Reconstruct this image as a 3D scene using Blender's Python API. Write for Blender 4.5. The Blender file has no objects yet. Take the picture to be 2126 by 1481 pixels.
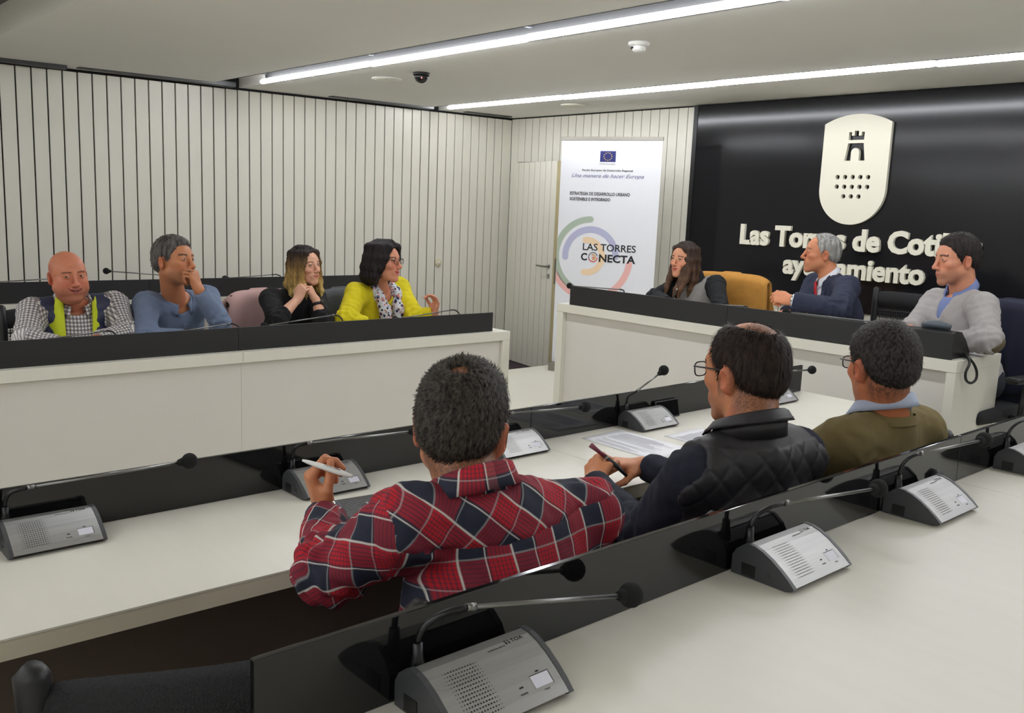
import bpy, bmesh, math, random
import numpy as np
from mathutils import Vector, Matrix, Euler

# ------------------------------------------------------------------ camera, world, exposure
SC = bpy.context.scene
COL = SC.collection
CAMZ = 1.545
_yaw, _pit, _rol = math.radians(-48.09735541), math.radians(-9.21765828), math.radians(2.30135296)
FPX = 1888.2
def _axes():
    cy, sy = math.cos(_yaw), math.sin(_yaw)
    fw = Vector((sy*math.cos(_pit), cy*math.cos(_pit), math.sin(_pit)))
    r = Vector((cy, -sy, 0)); u = r.cross(fw)
    c, s = math.cos(_rol), math.sin(_rol)
    return c*r + s*u, -s*r + c*u, fw
CR, CU, CF = _axes()
cam = bpy.data.cameras.new('camera')
cam.sensor_width = 36; cam.lens = FPX/2126*36; cam.clip_start = .05; cam.clip_end = 60
camo = bpy.data.objects.new('camera', cam); COL.objects.link(camo)
mw = Matrix((CR, CU, -CF)).transposed().to_4x4(); mw.translation = Vector((0, 0, CAMZ))
camo.matrix_world = mw
SC.camera = camo
wd = bpy.data.worlds.new('world'); SC.world = wd; wd.use_nodes = True
wd.node_tree.nodes['Background'].inputs[0].default_value = (.9, .92, 1, 1)
wd.node_tree.nodes['Background'].inputs[1].default_value = .02
SC.view_settings.view_transform = 'Standard'; SC.view_settings.look = 'None'
SC.view_settings.exposure = 0.0; SC.view_settings.gamma = 1.0
SC.view_settings.use_curve_mapping = False
TUBE_STRENGTH = 51.0
TUBE_COLOR = (.965, .985, 1.03)
try:
    SC.cycles.max_bounces = 7; SC.cycles.diffuse_bounces = 4; SC.cycles.glossy_bounces = 4
    SC.cycles.use_light_tree = True; SC.cycles.use_denoising = True
    SC.cycles.caustics_reflective = False; SC.cycles.caustics_refractive = False
except Exception: pass

def ray(px, py):
    return (px-1063)/FPX*CR - (py-740.5)/FPX*CU + CF
def at(px, py, x=None, y=None, z=None):
    """3-D point seen at a photograph pixel, on a vertical plane x / y or a level z."""
    d = ray(px, py)
    if x is not None: t = x/d.x
    elif y is not None: t = y/d.y
    else: t = (z-CAMZ)/d.z
    return Vector((d.x*t, d.y*t, CAMZ+d.z*t))

# ------------------------------------------------------------------ materials
def lin(c):
    return tuple((v/12.92 if v <= .04045 else ((v+.055)/1.055)**2.4) for v in (x/255 for x in c))
def mat(name, rgb, rough=.5, metal=0., spec=.5, bump=None, noise=None, coat=0, sheen=0, sss=0, attr=None, stretch=(1,1,1)):
    m = bpy.data.materials.new(name); m.use_nodes = True
    nt = m.node_tree; b = nt.nodes['Principled BSDF']
    c = lin(rgb)+(1,)
    b.inputs['Base Color'].default_value = c
    b.inputs['Roughness'].default_value = rough; b.inputs['Metallic'].default_value = metal
    b.inputs['Specular IOR Level'].default_value = spec
    if coat: b.inputs['Coat Weight'].default_value = coat; b.inputs['Coat Roughness'].default_value = .05
    if sheen: b.inputs['Sheen Weight'].default_value = sheen
    if sss:
        b.inputs['Subsurface Weight'].default_value = sss
        b.inputs['Subsurface Radius'].default_value = (.012, .005, .003)
        b.inputs['Subsurface Scale'].default_value = 1.0
    N, L = nt.nodes.new, nt.links.new
    src = None
    if attr:
        a = N('ShaderNodeAttribute'); a.attribute_name = attr; src = a.outputs['Color']
        L(src, b.inputs['Base Color'])
    tc = None
    def coords():
        nonlocal tc
        if tc is None:
            t = N('ShaderNodeTexCoord'); mp = N('ShaderNodeMapping'); mp.inputs['Scale'].default_value = stretch
            L(t.outputs['Object'], mp.inputs['Vector']); tc = mp.outputs['Vector']
        return tc
    if noise:
        n = N('ShaderNodeTexNoise'); n.inputs['Scale'].default_value = noise[0]; n.inputs['Detail'].default_value = 4
        L(coords(), n.inputs['Vector'])
        mr = N('ShaderNodeMapRange'); mr.inputs[3].default_value = 1-noise[1]; mr.inputs[4].default_value = 1+noise[1]
        mr.inputs[1].default_value = .25; mr.inputs[2].default_value = .75
        L(n.outputs['Fac'], mr.inputs[0])
        mx = N('ShaderNodeMix'); mx.data_type = 'RGBA'; mx.blend_type = 'MULTIPLY'; mx.inputs[0].default_value = 1
        if src: L(src, mx.inputs[6])
        else: mx.inputs[6].default_value = c
        L(mr.outputs[0], mx.inputs[7]); L(mx.outputs[2], b.inputs['Base Color'])
    if bump:
        n = N('ShaderNodeTexNoise'); n.inputs['Scale'].default_value = bump[0]; n.inputs['Detail'].default_value = 3
        L(coords(), n.inputs['Vector'])
        bp = N('ShaderNodeBump'); bp.inputs['Strength'].default_value = bump[1]; bp.inputs['Distance'].default_value = .004
        L(n.outputs['Fac'], bp.inputs['Height']); L(bp.outputs['Normal'], b.inputs['Normal'])
    return m
def emis(name, rgb, s):
    m = bpy.data.materials.new(name); m.use_nodes = True; nt = m.node_tree
    b = nt.nodes['Principled BSDF']
    b.inputs['Base Color'].default_value = (.8, .8, .8, 1)
    b.inputs['Emission Color'].default_value = tuple(rgb)+(1,); b.inputs['Emission Strength'].default_value = s
    return m

M = {}
M['slat'] = mat('white_lacquer_slat', (224, 221, 208), .45, noise=(3, .015))
M['gap'] = mat('dark_wall_backing', (24, 22, 26), .8)
M['ceiling'] = mat('ceiling_plaster', (236, 234, 229), .9, bump=(60, .05), noise=(2, .015))
M['carpet'] = mat('dark_carpet', (120, 107, 97), .95, bump=(400, .5), noise=(150, .2))
M['purple'] = mat('purple_carpet', (66, 52, 60), .95, bump=(400, .5), noise=(150, .2))
M['cream'] = mat('cream_floor', (226, 223, 208), .45, noise=(4, .02))
M['paint'] = mat('wall_paint', (232, 230, 222), .85)
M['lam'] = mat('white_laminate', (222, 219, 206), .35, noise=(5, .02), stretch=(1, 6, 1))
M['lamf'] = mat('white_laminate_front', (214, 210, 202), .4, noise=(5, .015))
M['edge'] = mat('beige_edge_band', (212, 204, 182), .5)
M['gloss'] = mat('black_gloss_acrylic', (17, 17, 18), .06, spec=.6)
M['matblk'] = mat('black_matt_panel', (30, 30, 31), .55, noise=(300, .15))
M['sign'] = mat('black_sign_panel', (22, 22, 25), .14, spec=.32)
M['signedge'] = mat('black_sign_edge', (12, 12, 13), .4)
M['letter'] = mat('cream_letter', (226, 222, 204), .5)
M['blk'] = mat('black_plastic', (20, 20, 22), .45, bump=(500, .1))
M['dgrey'] = mat('dark_grey_plastic', (66, 67, 70), .4)
M['alu'] = mat('brushed_aluminium', (158, 158, 156), .38, metal=.75, noise=(90, .07), stretch=(1, .06, 1))
M['chrome'] = mat('chrome', (190, 190, 188), .18, metal=1)
M['neck'] = mat('gooseneck_steel', (58, 58, 60), .35, metal=1)
M['rod'] = mat('rod_steel', (128, 128, 126), .36, metal=1)
M['foam'] = mat('black_foam', (16, 16, 17), .95, bump=(900, .8))
M['white'] = mat('white_plastic', (230, 230, 226), .4)
M['paper'] = mat('paper', (236, 236, 240), .7)
M['print'] = mat('grey_print', (120, 120, 126), .8)
M['mesh'] = mat('black_chair_mesh', (26, 26, 29), .75, bump=(350, .8), noise=(220, .35))
M['bar'] = mat('chair_bar', (110, 104, 92), .5)
M['redled'] = emis('red_led', (1, .03, .02), 4)
M['tube'] = emis('lit_tube', TUBE_COLOR, TUBE_STRENGTH)
M['tube2'] = emis('lit_tube_rear', TUBE_COLOR, TUBE_STRENGTH*.57)
M['reflector'] = mat('lamp_reflector', (24, 24, 24), .6)
M['lcd'] = mat('name_window', (214, 214, 226), .35)
M['ink'] = mat('black_ink', (22, 22, 24), .7)
M['steel'] = mat('satin_steel', (150, 146, 138), .3, metal=.9)
M['bronze'] = mat('door_edge', (206, 192, 152), .5)

# ------------------------------------------------------------------ object helpers
def tag(o, label=None, cat=None, group=None, kind=None):
    if label: o['label'] = label
    if cat: o['category'] = cat
    if group: o['group'] = group
    if kind: o['kind'] = kind
    return o
def thing(name, label, cat, loc=(0, 0, 0), rz=0., group=None):
    o = bpy.data.objects.new(name, None); COL.objects.link(o)
    o.empty_display_size = .1
    o.location = loc; o.rotation_euler = (0, 0, rz)
    return tag(o, label, cat, group)
def obj(name, bm, m, parent=None, smooth=False, local=False):
    """bmesh -> mesh object. bm is in world coordinates unless local; children are moved into the parent's frame."""
    me = bm if isinstance(bm, bpy.types.Mesh) else bpy.data.meshes.new(name)
    if not isinstance(bm, bpy.types.Mesh):
        bm.to_mesh(me); bm.free()
    if m is not None and not me.materials: me.materials.append(m)
    if smooth:
        me.polygons.foreach_set('use_smooth', [True]*len(me.polygons))
    o = bpy.data.objects.new(name, me); COL.objects.link(o)
    if parent is not None:
        o.parent = parent
        if not local:
            acc = Matrix.Identity(4); p = parent
            while p is not None:
                acc = Matrix.LocRotScale(p.location, p.rotation_euler, p.scale) @ acc
                p = p.parent
            me.transform(acc.inverted())
    return o
def struct(name, bm, m, parent=None):
    o = obj(name, bm, m, parent)
    if parent is None: o['kind'] = 'structure'
    return o
def copy_tree(o, parent=None):
    c = o.copy(); COL.objects.link(c)
    if parent is not None: c.parent = parent
    for ch in list(o.children): copy_tree(ch, c)
    return c
def nb(): return bmesh.new()
def bx(bm, x0, x1, y0, y1, z0, z1, bev=0):
    vs = [bm.verts.new((x, y, z)) for x in (x0, x1) for y in (y0, y1) for z in (z0, z1)]
    fs = [bm.faces.new([vs[i] for i in q]) for q in ((0, 1, 3, 2), (4, 6, 7, 5), (0, 4, 5, 1), (2, 3, 7, 6), (0, 2, 6, 4), (1, 5, 7, 3))]
    if bev:
        es = list({e for f in fs for e in f.edges})
        bmesh.ops.bevel(bm, geom=es, offset=bev, segments=2, affect='EDGES', profile=.5)
    return bm
def box(*a, bev=0): return bx(nb(), *a, bev=bev)
def prism(poly, z0, z1, bm=None, axes='xy'):
    """polygon extruded; axes says which plane the polygon lies in"""
    bm = bm or nb()
    def P(a, b, c): return {'xy': (a, b, c), 'xz': (a, c, b), 'yz': (c, a, b)}[axes]
    lo = [bm.verts.new(P(a, b, z0)) for a, b in poly]; hi = [bm.verts.new(P(a, b, z1)) for a, b in poly]
    n = len(poly)
    bm.faces.new(lo[::-1]); bm.faces.new(hi)
    for i in range(n): bm.faces.new((lo[i], lo[(i+1) % n], hi[(i+1) % n], hi[i]))
    bmesh.ops.recalc_face_normals(bm, faces=bm.faces[:])
    return bm
def tube(pts, r, n=8, bm=None, cap=True):
    bm = bm or nb(); pts = [Vector(p) for p in pts]
    rs = r if isinstance(r, (list, tuple)) else [r]*len(pts)
    rings = []; up = None
    for i, p in enumerate(pts):
        t = (pts[min(i+1, len(pts)-1)] - pts[max(i-1, 0)]).normalized()
        if up is None:
            up = Vector((0, 0, 1)) if abs(t.z) < .9 else Vector((1, 0, 0))
        up = (up - t*up.dot(t)).normalized(); s = t.cross(up)
        rings.append([bm.verts.new(p + (up*math.cos(a) + s*math.sin(a))*rs[i]) for a in (2*math.pi*k/n for k in range(n))])
    for a, b in zip(rings, rings[1:]):
        for k in range(n): bm.faces.new((a[k], a[(k+1) % n], b[(k+1) % n], b[k]))
    if cap:
        bm.faces.new(rings[0][::-1]); bm.faces.new(rings[-1])
    bmesh.ops.recalc_face_normals(bm, faces=bm.faces[:])
    return bm
def bez(p0, p1, p2, p3, n=10):
    p0, p1, p2, p3 = map(Vector, (p0, p1, p2, p3))
    return [p0*(1-t)**3 + p1*3*t*(1-t)**2 + p2*3*t*t*(1-t) + p3*t**3 for t in (i/n for i in range(n+1))]
def lathe(prof, n=20, bm=None, M4=None):
    """profile of (radius, height) turned about z"""
    bm = bm or nb(); rings = []
    for r, h in prof:
        if r < 1e-6: rings.append([bm.verts.new((0, 0, h))])
        else: rings.append([bm.verts.new((r*math.cos(2*math.pi*k/n), r*math.sin(2*math.pi*k/n), h)) for k in range(n)])
    new = [v for g in rings for v in g]
    for a, b in zip(rings, rings[1:]):
        for k in range(n):
            q = [a[k % len(a)], a[(k+1) % n % len(a)], b[(k+1) % n % len(b)], b[k % len(b)]]
            q2 = []
            for v in q:
                if v not in q2: q2.append(v)
            if len(q2) > 2: bm.faces.new(q2)
    for g in (rings[0], rings[-1]):
        if len(g) > 2: bm.faces.new(g)
    bmesh.ops.recalc_face_normals(bm, faces=bm.faces[:])
    if M4 is not None: bmesh.ops.transform(bm, matrix=M4, verts=new)
    return bm
def ball(c, r, n=16, bm=None, sc=(1, 1, 1), rot=None):
    bm = bm or nb()
    m = Matrix.Translation(c) @ (rot.to_4x4() if rot is not None else Matrix.Identity(4)) @ Matrix.Diagonal((r*sc[0], r*sc[1], r*sc[2], 1))
    bmesh.ops.create_uvsphere(bm, u_segments=n, v_segments=max(6, n*2//3), radius=1, matrix=m)
    return bm
_DG = None
def text_mesh(body, width=None, height=None, extrude=.001, bold=0., shear=0., align='LEFT', space=1.):
    """font text as a mesh in the xy plane, bottom-left at the origin, scaled to width x cap height"""
    cu = bpy.data.curves.new('text', 'FONT'); cu.body = body; cu.size = 1; cu.extrude = .5; cu.offset = bold; cu.shear = shear
    cu.space_character = space; cu.resolution_u = 3
    o = bpy.data.objects.new('text', cu); COL.objects.link(o)
    dg = bpy.context.evaluated_depsgraph_get(); dg.update()
    me = bpy.data.meshes.new_from_object(o.evaluated_get(dg))
    bpy.data.objects.remove(o); bpy.data.curves.remove(cu)
    co = np.empty(len(me.vertices)*3, 'f'); me.vertices.foreach_get('co', co); co = co.reshape(-1, 3)
    mn, mx = co.min(0), co.max(0)
    s = np.ones(3); w = mx[0]-mn[0]
    if width: s[0] = width/w
    if height: s[1] = height/.73      # cap height of the built-in font at size 1
    elif width: s[1] = s[0]
    if not width: s[0] = s[1]
    co[:, 0] -= mn[0]
    co *= s; co[:, 2] = (co[:, 2]/s[2]+.5)*extrude
    me.vertices.foreach_set('co', co.ravel()); me.update()
    return me
def curve_plate(loops, depth):
    """flat plate with holes from closed 2-D loops (first is the outline), thickness depth along +z"""
    cu = bpy.data.curves.new('plate', 'CURVE'); cu.dimensions = '2D'; cu.fill_mode = 'BOTH'; cu.extrude = depth/2
    for lp in loops:
        sp = cu.splines.new('POLY'); sp.points.add(len(lp)-1); sp.use_cyclic_u = True
        for p, (a, b) in zip(sp.points, lp): p.co = (a, b, 0, 1)
    o = bpy.data.objects.new('plate', cu); COL.objects.link(o)
    dg = bpy.context.evaluated_depsgraph_get(); dg.update()
    me = bpy.data.meshes.new_from_object(o.evaluated_get(dg))
    bpy.data.objects.remove(o); bpy.data.curves.remove(cu)
    me.transform(Matrix.Translation((0, 0, depth/2)))
    return me
def frame_matrix(o, ex, ey):
    ex, ey = Vector(ex).normalized(), Vector(ey).normalized(); ez = ex.cross(ey)
    m = Matrix((ex, ey, ez)).transposed().to_4x4(); m.translation = Vector(o); return m

# ------------------------------------------------------------------ the room
XW, YW = -7.05, 6.2          # left wall, front wall
XR, YB = 2.2, -3.2           # right and back walls (out of frame)
def zc(y): return CAMZ + .845 + (y-1.6)*.0110      # ceiling, very slightly rising to the front
GAPW = .011
struct('floor', box(XW-.2, XR+.1, YB-.1, YW+.2, -.1, 0), M['cream'])
struct('trim_6', box(-2.17, -.906, YB, 3.87, .0008, .003), M['carpet'])
struct('wall_right', box(XR, XR+.1, YB, YW+.2, 0, 2.7), M['paint'])
struct('wall_back', box(XW, XR+.1, YB-.1, YB, 0, 2.7), M['paint'])
# left wall: dark backing with white boards standing proud of it
wl = struct('wall_left', box(XW-.12, XW-.018, YB, YW+.12, 0, 2.6), M['gap'])
k0 = int(math.floor((YB-1.7)/.0996))
slat_me = {}
for k in range(-49, 46):
    y = 1.7 + k*.0996
    y1 = min(y+.0996-GAPW, YW-.003)
    if YW-y < .02: continue
    if YW-y1 < .05: y1 = YW-.003
    o = obj('slat', box(XW-.018, XW, y, y1, .06, zc(y)-.02), M['slat'], wl)
struct('baseboard_left', box(XW-.02, XW-.006, YB, YW, 0, .058), M['blk'])
# front wall
wf = struct('wall_front', box(XW, XR+.1, YW+.018, YW+.12, 0, 2.6), M['gap'])
SX0, SZ0 = -4.765, .905      # left edge and bottom of the black sign panel
DX0, DX1, DH = -6.94, -6.14, 2.0
x = XW+.004
xs = [(XW+.004, DX0-.004)]
for k in range(70):
    a = DX0 + k*.0996; b = a+.0996-GAPW*.7
    if a > XR-.1: break
    xs.append((a, min(b, SX0-.004 if a < SX0 < b else b)))
for i, (a, b) in enumerate(xs):
    top = zc(YW)-.012
    z0 = .06 if (b < DX0 or a > DX1-.05) else DH+.01
    if a >= SX0-.01: top = SZ0-.004
    if b-a > .01: obj('slat', box(a, b, YW, YW+.018, z0, top), M['slat'], wf)
# the doorway behind the half-open leaf
struct('trim_1', box(DX0+.012, DX1-.05, YW+.008, YW+.019, 0, DH+.01), M['gap'])
# ceiling with two lamp slots cut through it (plus the slots behind the camera)
SLOTS = [(3.02, 3.31), (5.06, 5.29), (1.05, 1.35), (-.95, -.65), (-2.6, -2.3)]
ys = sorted([YB-.1] + [v for s in SLOTS for v in s] + [YW+.12])
cb = nb()
for a, b in zip(ys[0::2], ys[1::2]):
    q = [(XW-.1, a, zc(a)), (XR+.1, a, zc(a)), (XR+.1, b, zc(b)), (XW-.1, b, zc(b))]
    lo = [cb.verts.new(p) for p in q]; hi = [cb.verts.new((p[0], p[1], p[2]+.16)) for p in q]
    cb.faces.new(lo[::-1]); cb.faces.new(hi)
    for i in range(4): cb.faces.new((lo[i], lo[(i+1) % 4], hi[(i+1) % 4], hi[i]))
bx(cb, XW-.2, XR+.2, YB-.2, YW+.2, zc(YW)+.165, zc(YW)+.2)
bmesh.ops.recalc_face_normals(cb, faces=cb.faces[:])
struct('ceiling', cb, M['ceiling'])
SLOT_LABEL = ['long ceiling strip lamp crossing above the middle of the room, nearer one in view',
              'long ceiling strip lamp close to the front wall, above the black sign',
              'ceiling strip lamp above the microphone desks, out of the frame', 'ceiling strip lamp behind the photographer', 'ceiling strip lamp by the back wall behind the photographer']
LAMPX = [(-6.58, 1.9), (-6.83, 1.9), (-3.9, -2.0), (-6.9, 1.9), (-6.9, 1.9)]
for i, (a, b) in enumerate(SLOTS):
    z = zc((a+b)/2)
    x0, x1 = LAMPX[i]
    t = thing('strip_lamp', SLOT_LABEL[i], 'ceiling lamp', ((x0+x1)/2, (a+b)/2, z), group='recessed strip lamps')
    rb = nb()
    prism([(a+.001, z-.002), (a+.012, z-.002), (a+.03, z+.15), (b-.03, z+.15), (b-.012, z-.002), (b-.001, z-.002), (b-.001, z+.158), (a+.001, z+.158)], x0, x1, rb, 'yz')
    obj('reflector', rb, M['reflector'], t)
    seg = 1.47; n = int((x1-x0)/seg)+1
    yt = b-.062 if i == 0 else (a+b)/2+.03
    for k in range(n):
        s = x0+.02+k*seg; e = min(s+seg+.03, x1-.02)
        if e-s < .1: continue
        dy = .012*(k % 2); 
        obj('tube', tube([(s, yt+dy, z+.004), (s+.03, yt+dy, z+.004), (e-.03, yt+dy, z+.004), (e, yt+dy, z+.004)], [.009, .0175, .0175, .009], 10), M['tube'] if i < 2 else M['tube2'], t, True)
        obj('bracket', box(s-.012, s+.012, yt-.03, yt+.04, z+.06, z+.15), M['dgrey'], t)
# linear air slots beside the left wall
for i, (y0, y1) in enumerate([(.2, 1.98), (2.06, 3.2), (4.05, 5.1), (5.5, 6.05)]):
    t = thing('air_vent', ['narrow slot air vent in the ceiling corner at far left, nearest the camera', 'narrow slot air vent above the left wall, before the nearer strip lamp',
        'narrow slot air vent above the left wall between the two strip lamps', 'narrow slot air vent above the left wall by the room corner'][i], 'vent', (XW+.12, (y0+y1)/2, zc(y0)), group='slot vents along the left wall')
    z0 = min(zc(y0), zc(y1))
    obj('frame', box(XW+.09, XW+.17, y0, y1, z0-.006, z0+.03, bev=.002), M['dgrey'], t)
    obj('blade', box(XW+.12, XW+.14, y0+.01, y1-.01, z0-.008, z0-.004), M['blk'], t)
# dais, near tier
struct('trim_2', box(-5.72, XR, 3.88, YW+.01, .001, .187), M['cream'])
struct('trim_3', box(-.905, XR, YB, 3.87, .001, .14), M['cream'])
struct('trim_4', box(XW, -5.66, YB, 4.05, .001, .14), M['purple'])
struct('trim_5', box(XW+.001, -4.45, 4.06, YW, .0012, .004), M['purple'])

# door leaf, standing ajar
DA = math.radians(11.5)
dr = thing('door_1', None, None, (DX0+.005, YW-.004, 0), -DA)
del_keys = dr
dr['kind'] = 'structure'
Lw = .80
obj('leaf', box(0, Lw, -.028, .012, .012, DH, bev=.001), M['gap'], dr, local=True)
for k in range(8):
    a = k*.1; obj('board', box(a+.001, a+.1-.006, -.040, -.028, .012, DH), M['slat'], dr, local=True)
obj('edge_strip', box(Lw, Lw+.004, -.040, .012, .012, DH), M['bronze'], dr, local=True)
obj('lock_plate', box(Lw+.004, Lw+.006, -.026, -.004, .86, 1.10), M['steel'], dr, local=True)
hd = obj('handle', tube([(Lw-.075, -.04, 1.02), (Lw-.075, -.085, 1.02), (Lw-.085, -.095, 1.02), (Lw-.11, -.095, 1.02), (Lw-.21, -.095, 1.02)], .009, 10), M['steel'], dr, True, local=True)
for z in (1.02, .925):
    obj('rosette', lathe([(.0, -.01), (.026, -.01), (.026, .0), (0, 0)], 20, None, Matrix.Translation((Lw-.075, -.04, z)) @ Matrix.Rotation(math.pi/2, 4, 'X')), M['steel'], dr, local=True)
obj('door_stop', box(.02, .05, -.1, -.07, 0.001, .04), M['blk'], dr, local=True)

# round beige call button on the left wall
p = at(909, 546, x=XW)
t = thing('wall_button', 'round beige wall button on the white slats by the right bench end', 'button', (XW, p.y, p.z))
obj('rim', lathe([(0, 0), (.036, 0), (.036, .012), (.03, .017), (0, .017)], 24, None, Matrix.Translation(p) @ Matrix.Rotation(math.pi/2, 4, 'Y')), mat('beige_plastic', (218, 208, 176), .5), t, True)
obj('knob', lathe([(0, .017), (.016, .017), (.014, .024), (0, .025)], 16, None, Matrix.Translation(p) @ Matrix.Rotation(math.pi/2, 4, 'Y')), M['cream'], t, True)

# ceiling fittings
def on_ceiling(px, py):
    p = at(px, py, z=2.42)
    for _ in range(4): p = at(px, py, z=zc(p.y))
    return p
p = on_ceiling(875, 151)
t = thing('dome_camera', 'black dome security camera with a red light under the ceiling', 'camera', p)
obj('collar', lathe([(0, 0), (.055, 0), (.055, -.018), (0, -.018)], 24, None, Matrix.Translation(p)), M['blk'], t, True)
obj('dome', lathe([(.05, -.016), (.047, -.035), (.036, -.055), (.018, -.066), (0, -.069)], 24, None, Matrix.Translation(p)), M['gloss'], t, True)
obj('red_light', ball(p+Vector((.035, -.022, -.036)), .006, 8), M['redled'], t, True)
p = on_ceiling(1327, 88)
t = thing('smoke_detector', 'white round smoke detector on the ceiling between the strip lamps', 'smoke detector', p)
obj('base', lathe([(0, 0), (.055, 0), (.055, -.012), (.045, -.02), (0, -.02)], 24, None, Matrix.Translation(p)), M['white'], t, True)
obj('chamber', lathe([(.036, -.02), (.036, -.036), (.028, -.046), (.0, -.048)], 24, None, Matrix.Translation(p)), M['white'], t, True)
for a in (4.2, 5.0, 5.8):
    obj('vent_slot', box(-.011, .011, -.004, .004, -.033, -.024).copy() if False else (lambda b: (bmesh.ops.transform(b, matrix=Matrix.Translation(p) @ Matrix.Rotation(a, 4, 'Z') @ Matrix.Translation((0, -.036, 0)), verts=b.verts[:]), b)[1])(box(-.011, .011, -.004, .004, -.034, -.025)), M['ink'], t)
for (px, py), lb, c, em in (((803, 163), 'flat round white ceiling speaker beside the dome camera', 'ceiling', None), ((1190, 218), 'cream round ceiling fitting beyond the far strip lamp', 'cream', 1)):
    p = on_ceiling(px, py)
    t = thing('ceiling_speaker', lb, 'speaker', p)
    obj('rim', lathe([(0, 0), (.105, 0), (.105, -.006), (.095, -.009), (.0, -.009)], 28, None, Matrix.Translation(p)), M[c], t, True)
    obj('grille', lathe([(0, -.009), (.085, -.009), (.08, -.0115), (0, -.0125)], 28, None, Matrix.Translation(p)), M['slat'] if not em else M['letter'], t, True)

# ------------------------------------------------------------------ black sign panel with crest and lettering
SY = YW-.03
sp = thing('sign_panel', 'large black wall panel with white crest and raised town hall lettering', 'sign', (-2.3, YW, SZ0))
obj('panel', box(SX0+.04, XR-.3, SY, YW-.001, SZ0, zc(YW)-.006), M['sign'], sp)
obj('edge_strip', box(SX0, SX0+.04, SY-.004, YW-.001, SZ0, zc(YW)-.006), M['signedge'], sp)
cx, ztop = -3.315, 2.297
def arc(cx, cz, r, a0, a1, n=20): return [(cx+r*math.cos(a0+(a1-a0)*i/n), cz+r*math.sin(a0+(a1-a0)*i/n)) for i in range(n+1)]
hw = .25
R = (hw*hw+.063**2)/(2*.063)
th = math.asin(hw/R)
outline = arc(0, .063-R, R, math.pi/2-th, math.pi/2+th, 16) + arc(0, -.455, hw, math.pi, 2*math.pi, 32)
ox, oz = cx, ztop-.063
holes = []
for zz, n in ((-.372, 5), (-.440, 5), (-.507, 3)):
    for i in range(n):
        holes.append(arc((i-(n-1)/2)*.0575, zz, .0165, 0, 2*math.pi*(1-1/16), 15))
tw = [(-.058, -.115), (.058, -.115), (.058, -.06), (.036, -.06), (.036, -.085), (.016, -.085), (.016, -.052), (-.016, -.052), (-.016, -.085), (-.036, -.085), (-.036, -.06), (-.058, -.06)]
holes.append(tw)
holes.append([(.058, -.137), (-.058, -.137), (-.076, -.258), (-.030, -.258), (-.030, -.2)] + arc(0, -.2, .030, math.pi, 0, 8)[1:] + [(.030, -.258), (.076, -.258)])
def closef(q): return q
cm = curve_plate([outline]+holes, .028)
cm.transform(frame_matrix((ox, SY-.002, oz), (1, 0, 0), (0, 0, 1)))
obj('crest', cm, M['letter'], sp)
def wall_letters(body, x0, x1, z0, cap, depth, bold):
    def width(me):
        co = np.empty(len(me.vertices)*3, 'f'); me.vertices.foreach_get('co', co); w = co[0::3].max(); bpy.data.meshes.remove(me); return float(w)
    full = width(text_mesh(body, None, cap, depth, bold)); k = (x1-x0)/full
    for i, ch in enumerate(body):
        if ch == ' ': continue
        right = width(text_mesh(body[:i+1], None, cap, depth, bold))
        me = text_mesh(ch, None, cap, depth, bold); w = width(me.copy())
        me.transform(Matrix.Diagonal((k, 1, 1, 1))); me.transform(Matrix.Translation(((right-w)*k, 0, 0)))
        me.transform(frame_matrix((x0, SY-.001, z0), (1, 0, 0), (0, 0, 1)))
        obj('letter', me, M['letter'], sp)
wall_letters('Las Torres de Cotillas', -4.215, -2.39, 1.352, .150, .026, .042)
wall_letters('ayuntamiento', -3.812, -2.735, 1.150, .146, .026, .036)

# ------------------------------------------------------------------ roll-up banner
bl = Vector((-5.585, 5.44, 0)); br = Vector((-4.805, 5.80, 0))
pc = at(1269.5, 285.5, y=5.6)
dirv = Vector((.915, .396, 0)).normalized()
BWd, z0b, z1b = .86, .187, pc.z
b0 = Vector((pc.x, pc.y, 0)) - dirv*BWd/2
bt = thing('rollup_banner', 'white roll-up banner with coloured arcs and LAS TORRES CONECTA lettering', 'banner', (b0+dirv*BWd/2+Vector((0, 0, z0b))))
nrm = Vector((dirv.y, -dirv.x, 0))
def bpt(u, z, off=0.): return b0 + dirv*u + Vector((0, 0, z)) + nrm*off
def blk_along(u0, u1, z0, z1, o0, o1):
    bm = nb()
    vs = [bm.verts.new(bpt(u, z, o)) for u in (u0, u1) for o in (o0, o1) for z in (z0, z1)]
    for q in ((0, 1, 3, 2), (4, 6, 7, 5), (0, 4, 5, 1), (2, 3, 7, 6), (0, 2, 6, 4), (1, 5, 7, 3)): bm.faces.new([vs[i] for i in q])
    bmesh.ops.recalc_face_normals(bm, faces=bm.faces[:]); return bm
M['banner'] = mat('banner_film', (226, 227, 232), .5, bump=(3, .2))
obj('film', blk_along(0, BWd, z0b+.06, z1b-.01, -.001, 0), M['banner'], bt)
obj('top_rail', blk_along(-.005, BWd+.005, z1b-.022, z1b+.006, -.008, .006), M['steel'], bt)
obj('base', blk_along(-.01, BWd+.01, z0b, z0b+.075, -.06, .05), M['steel'], bt)
obj('pole', tube([bpt(BWd/2, z0b+.07, -.03), bpt(BWd/2, z1b, -.012)], .008, 8), M['steel'], bt)
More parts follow.
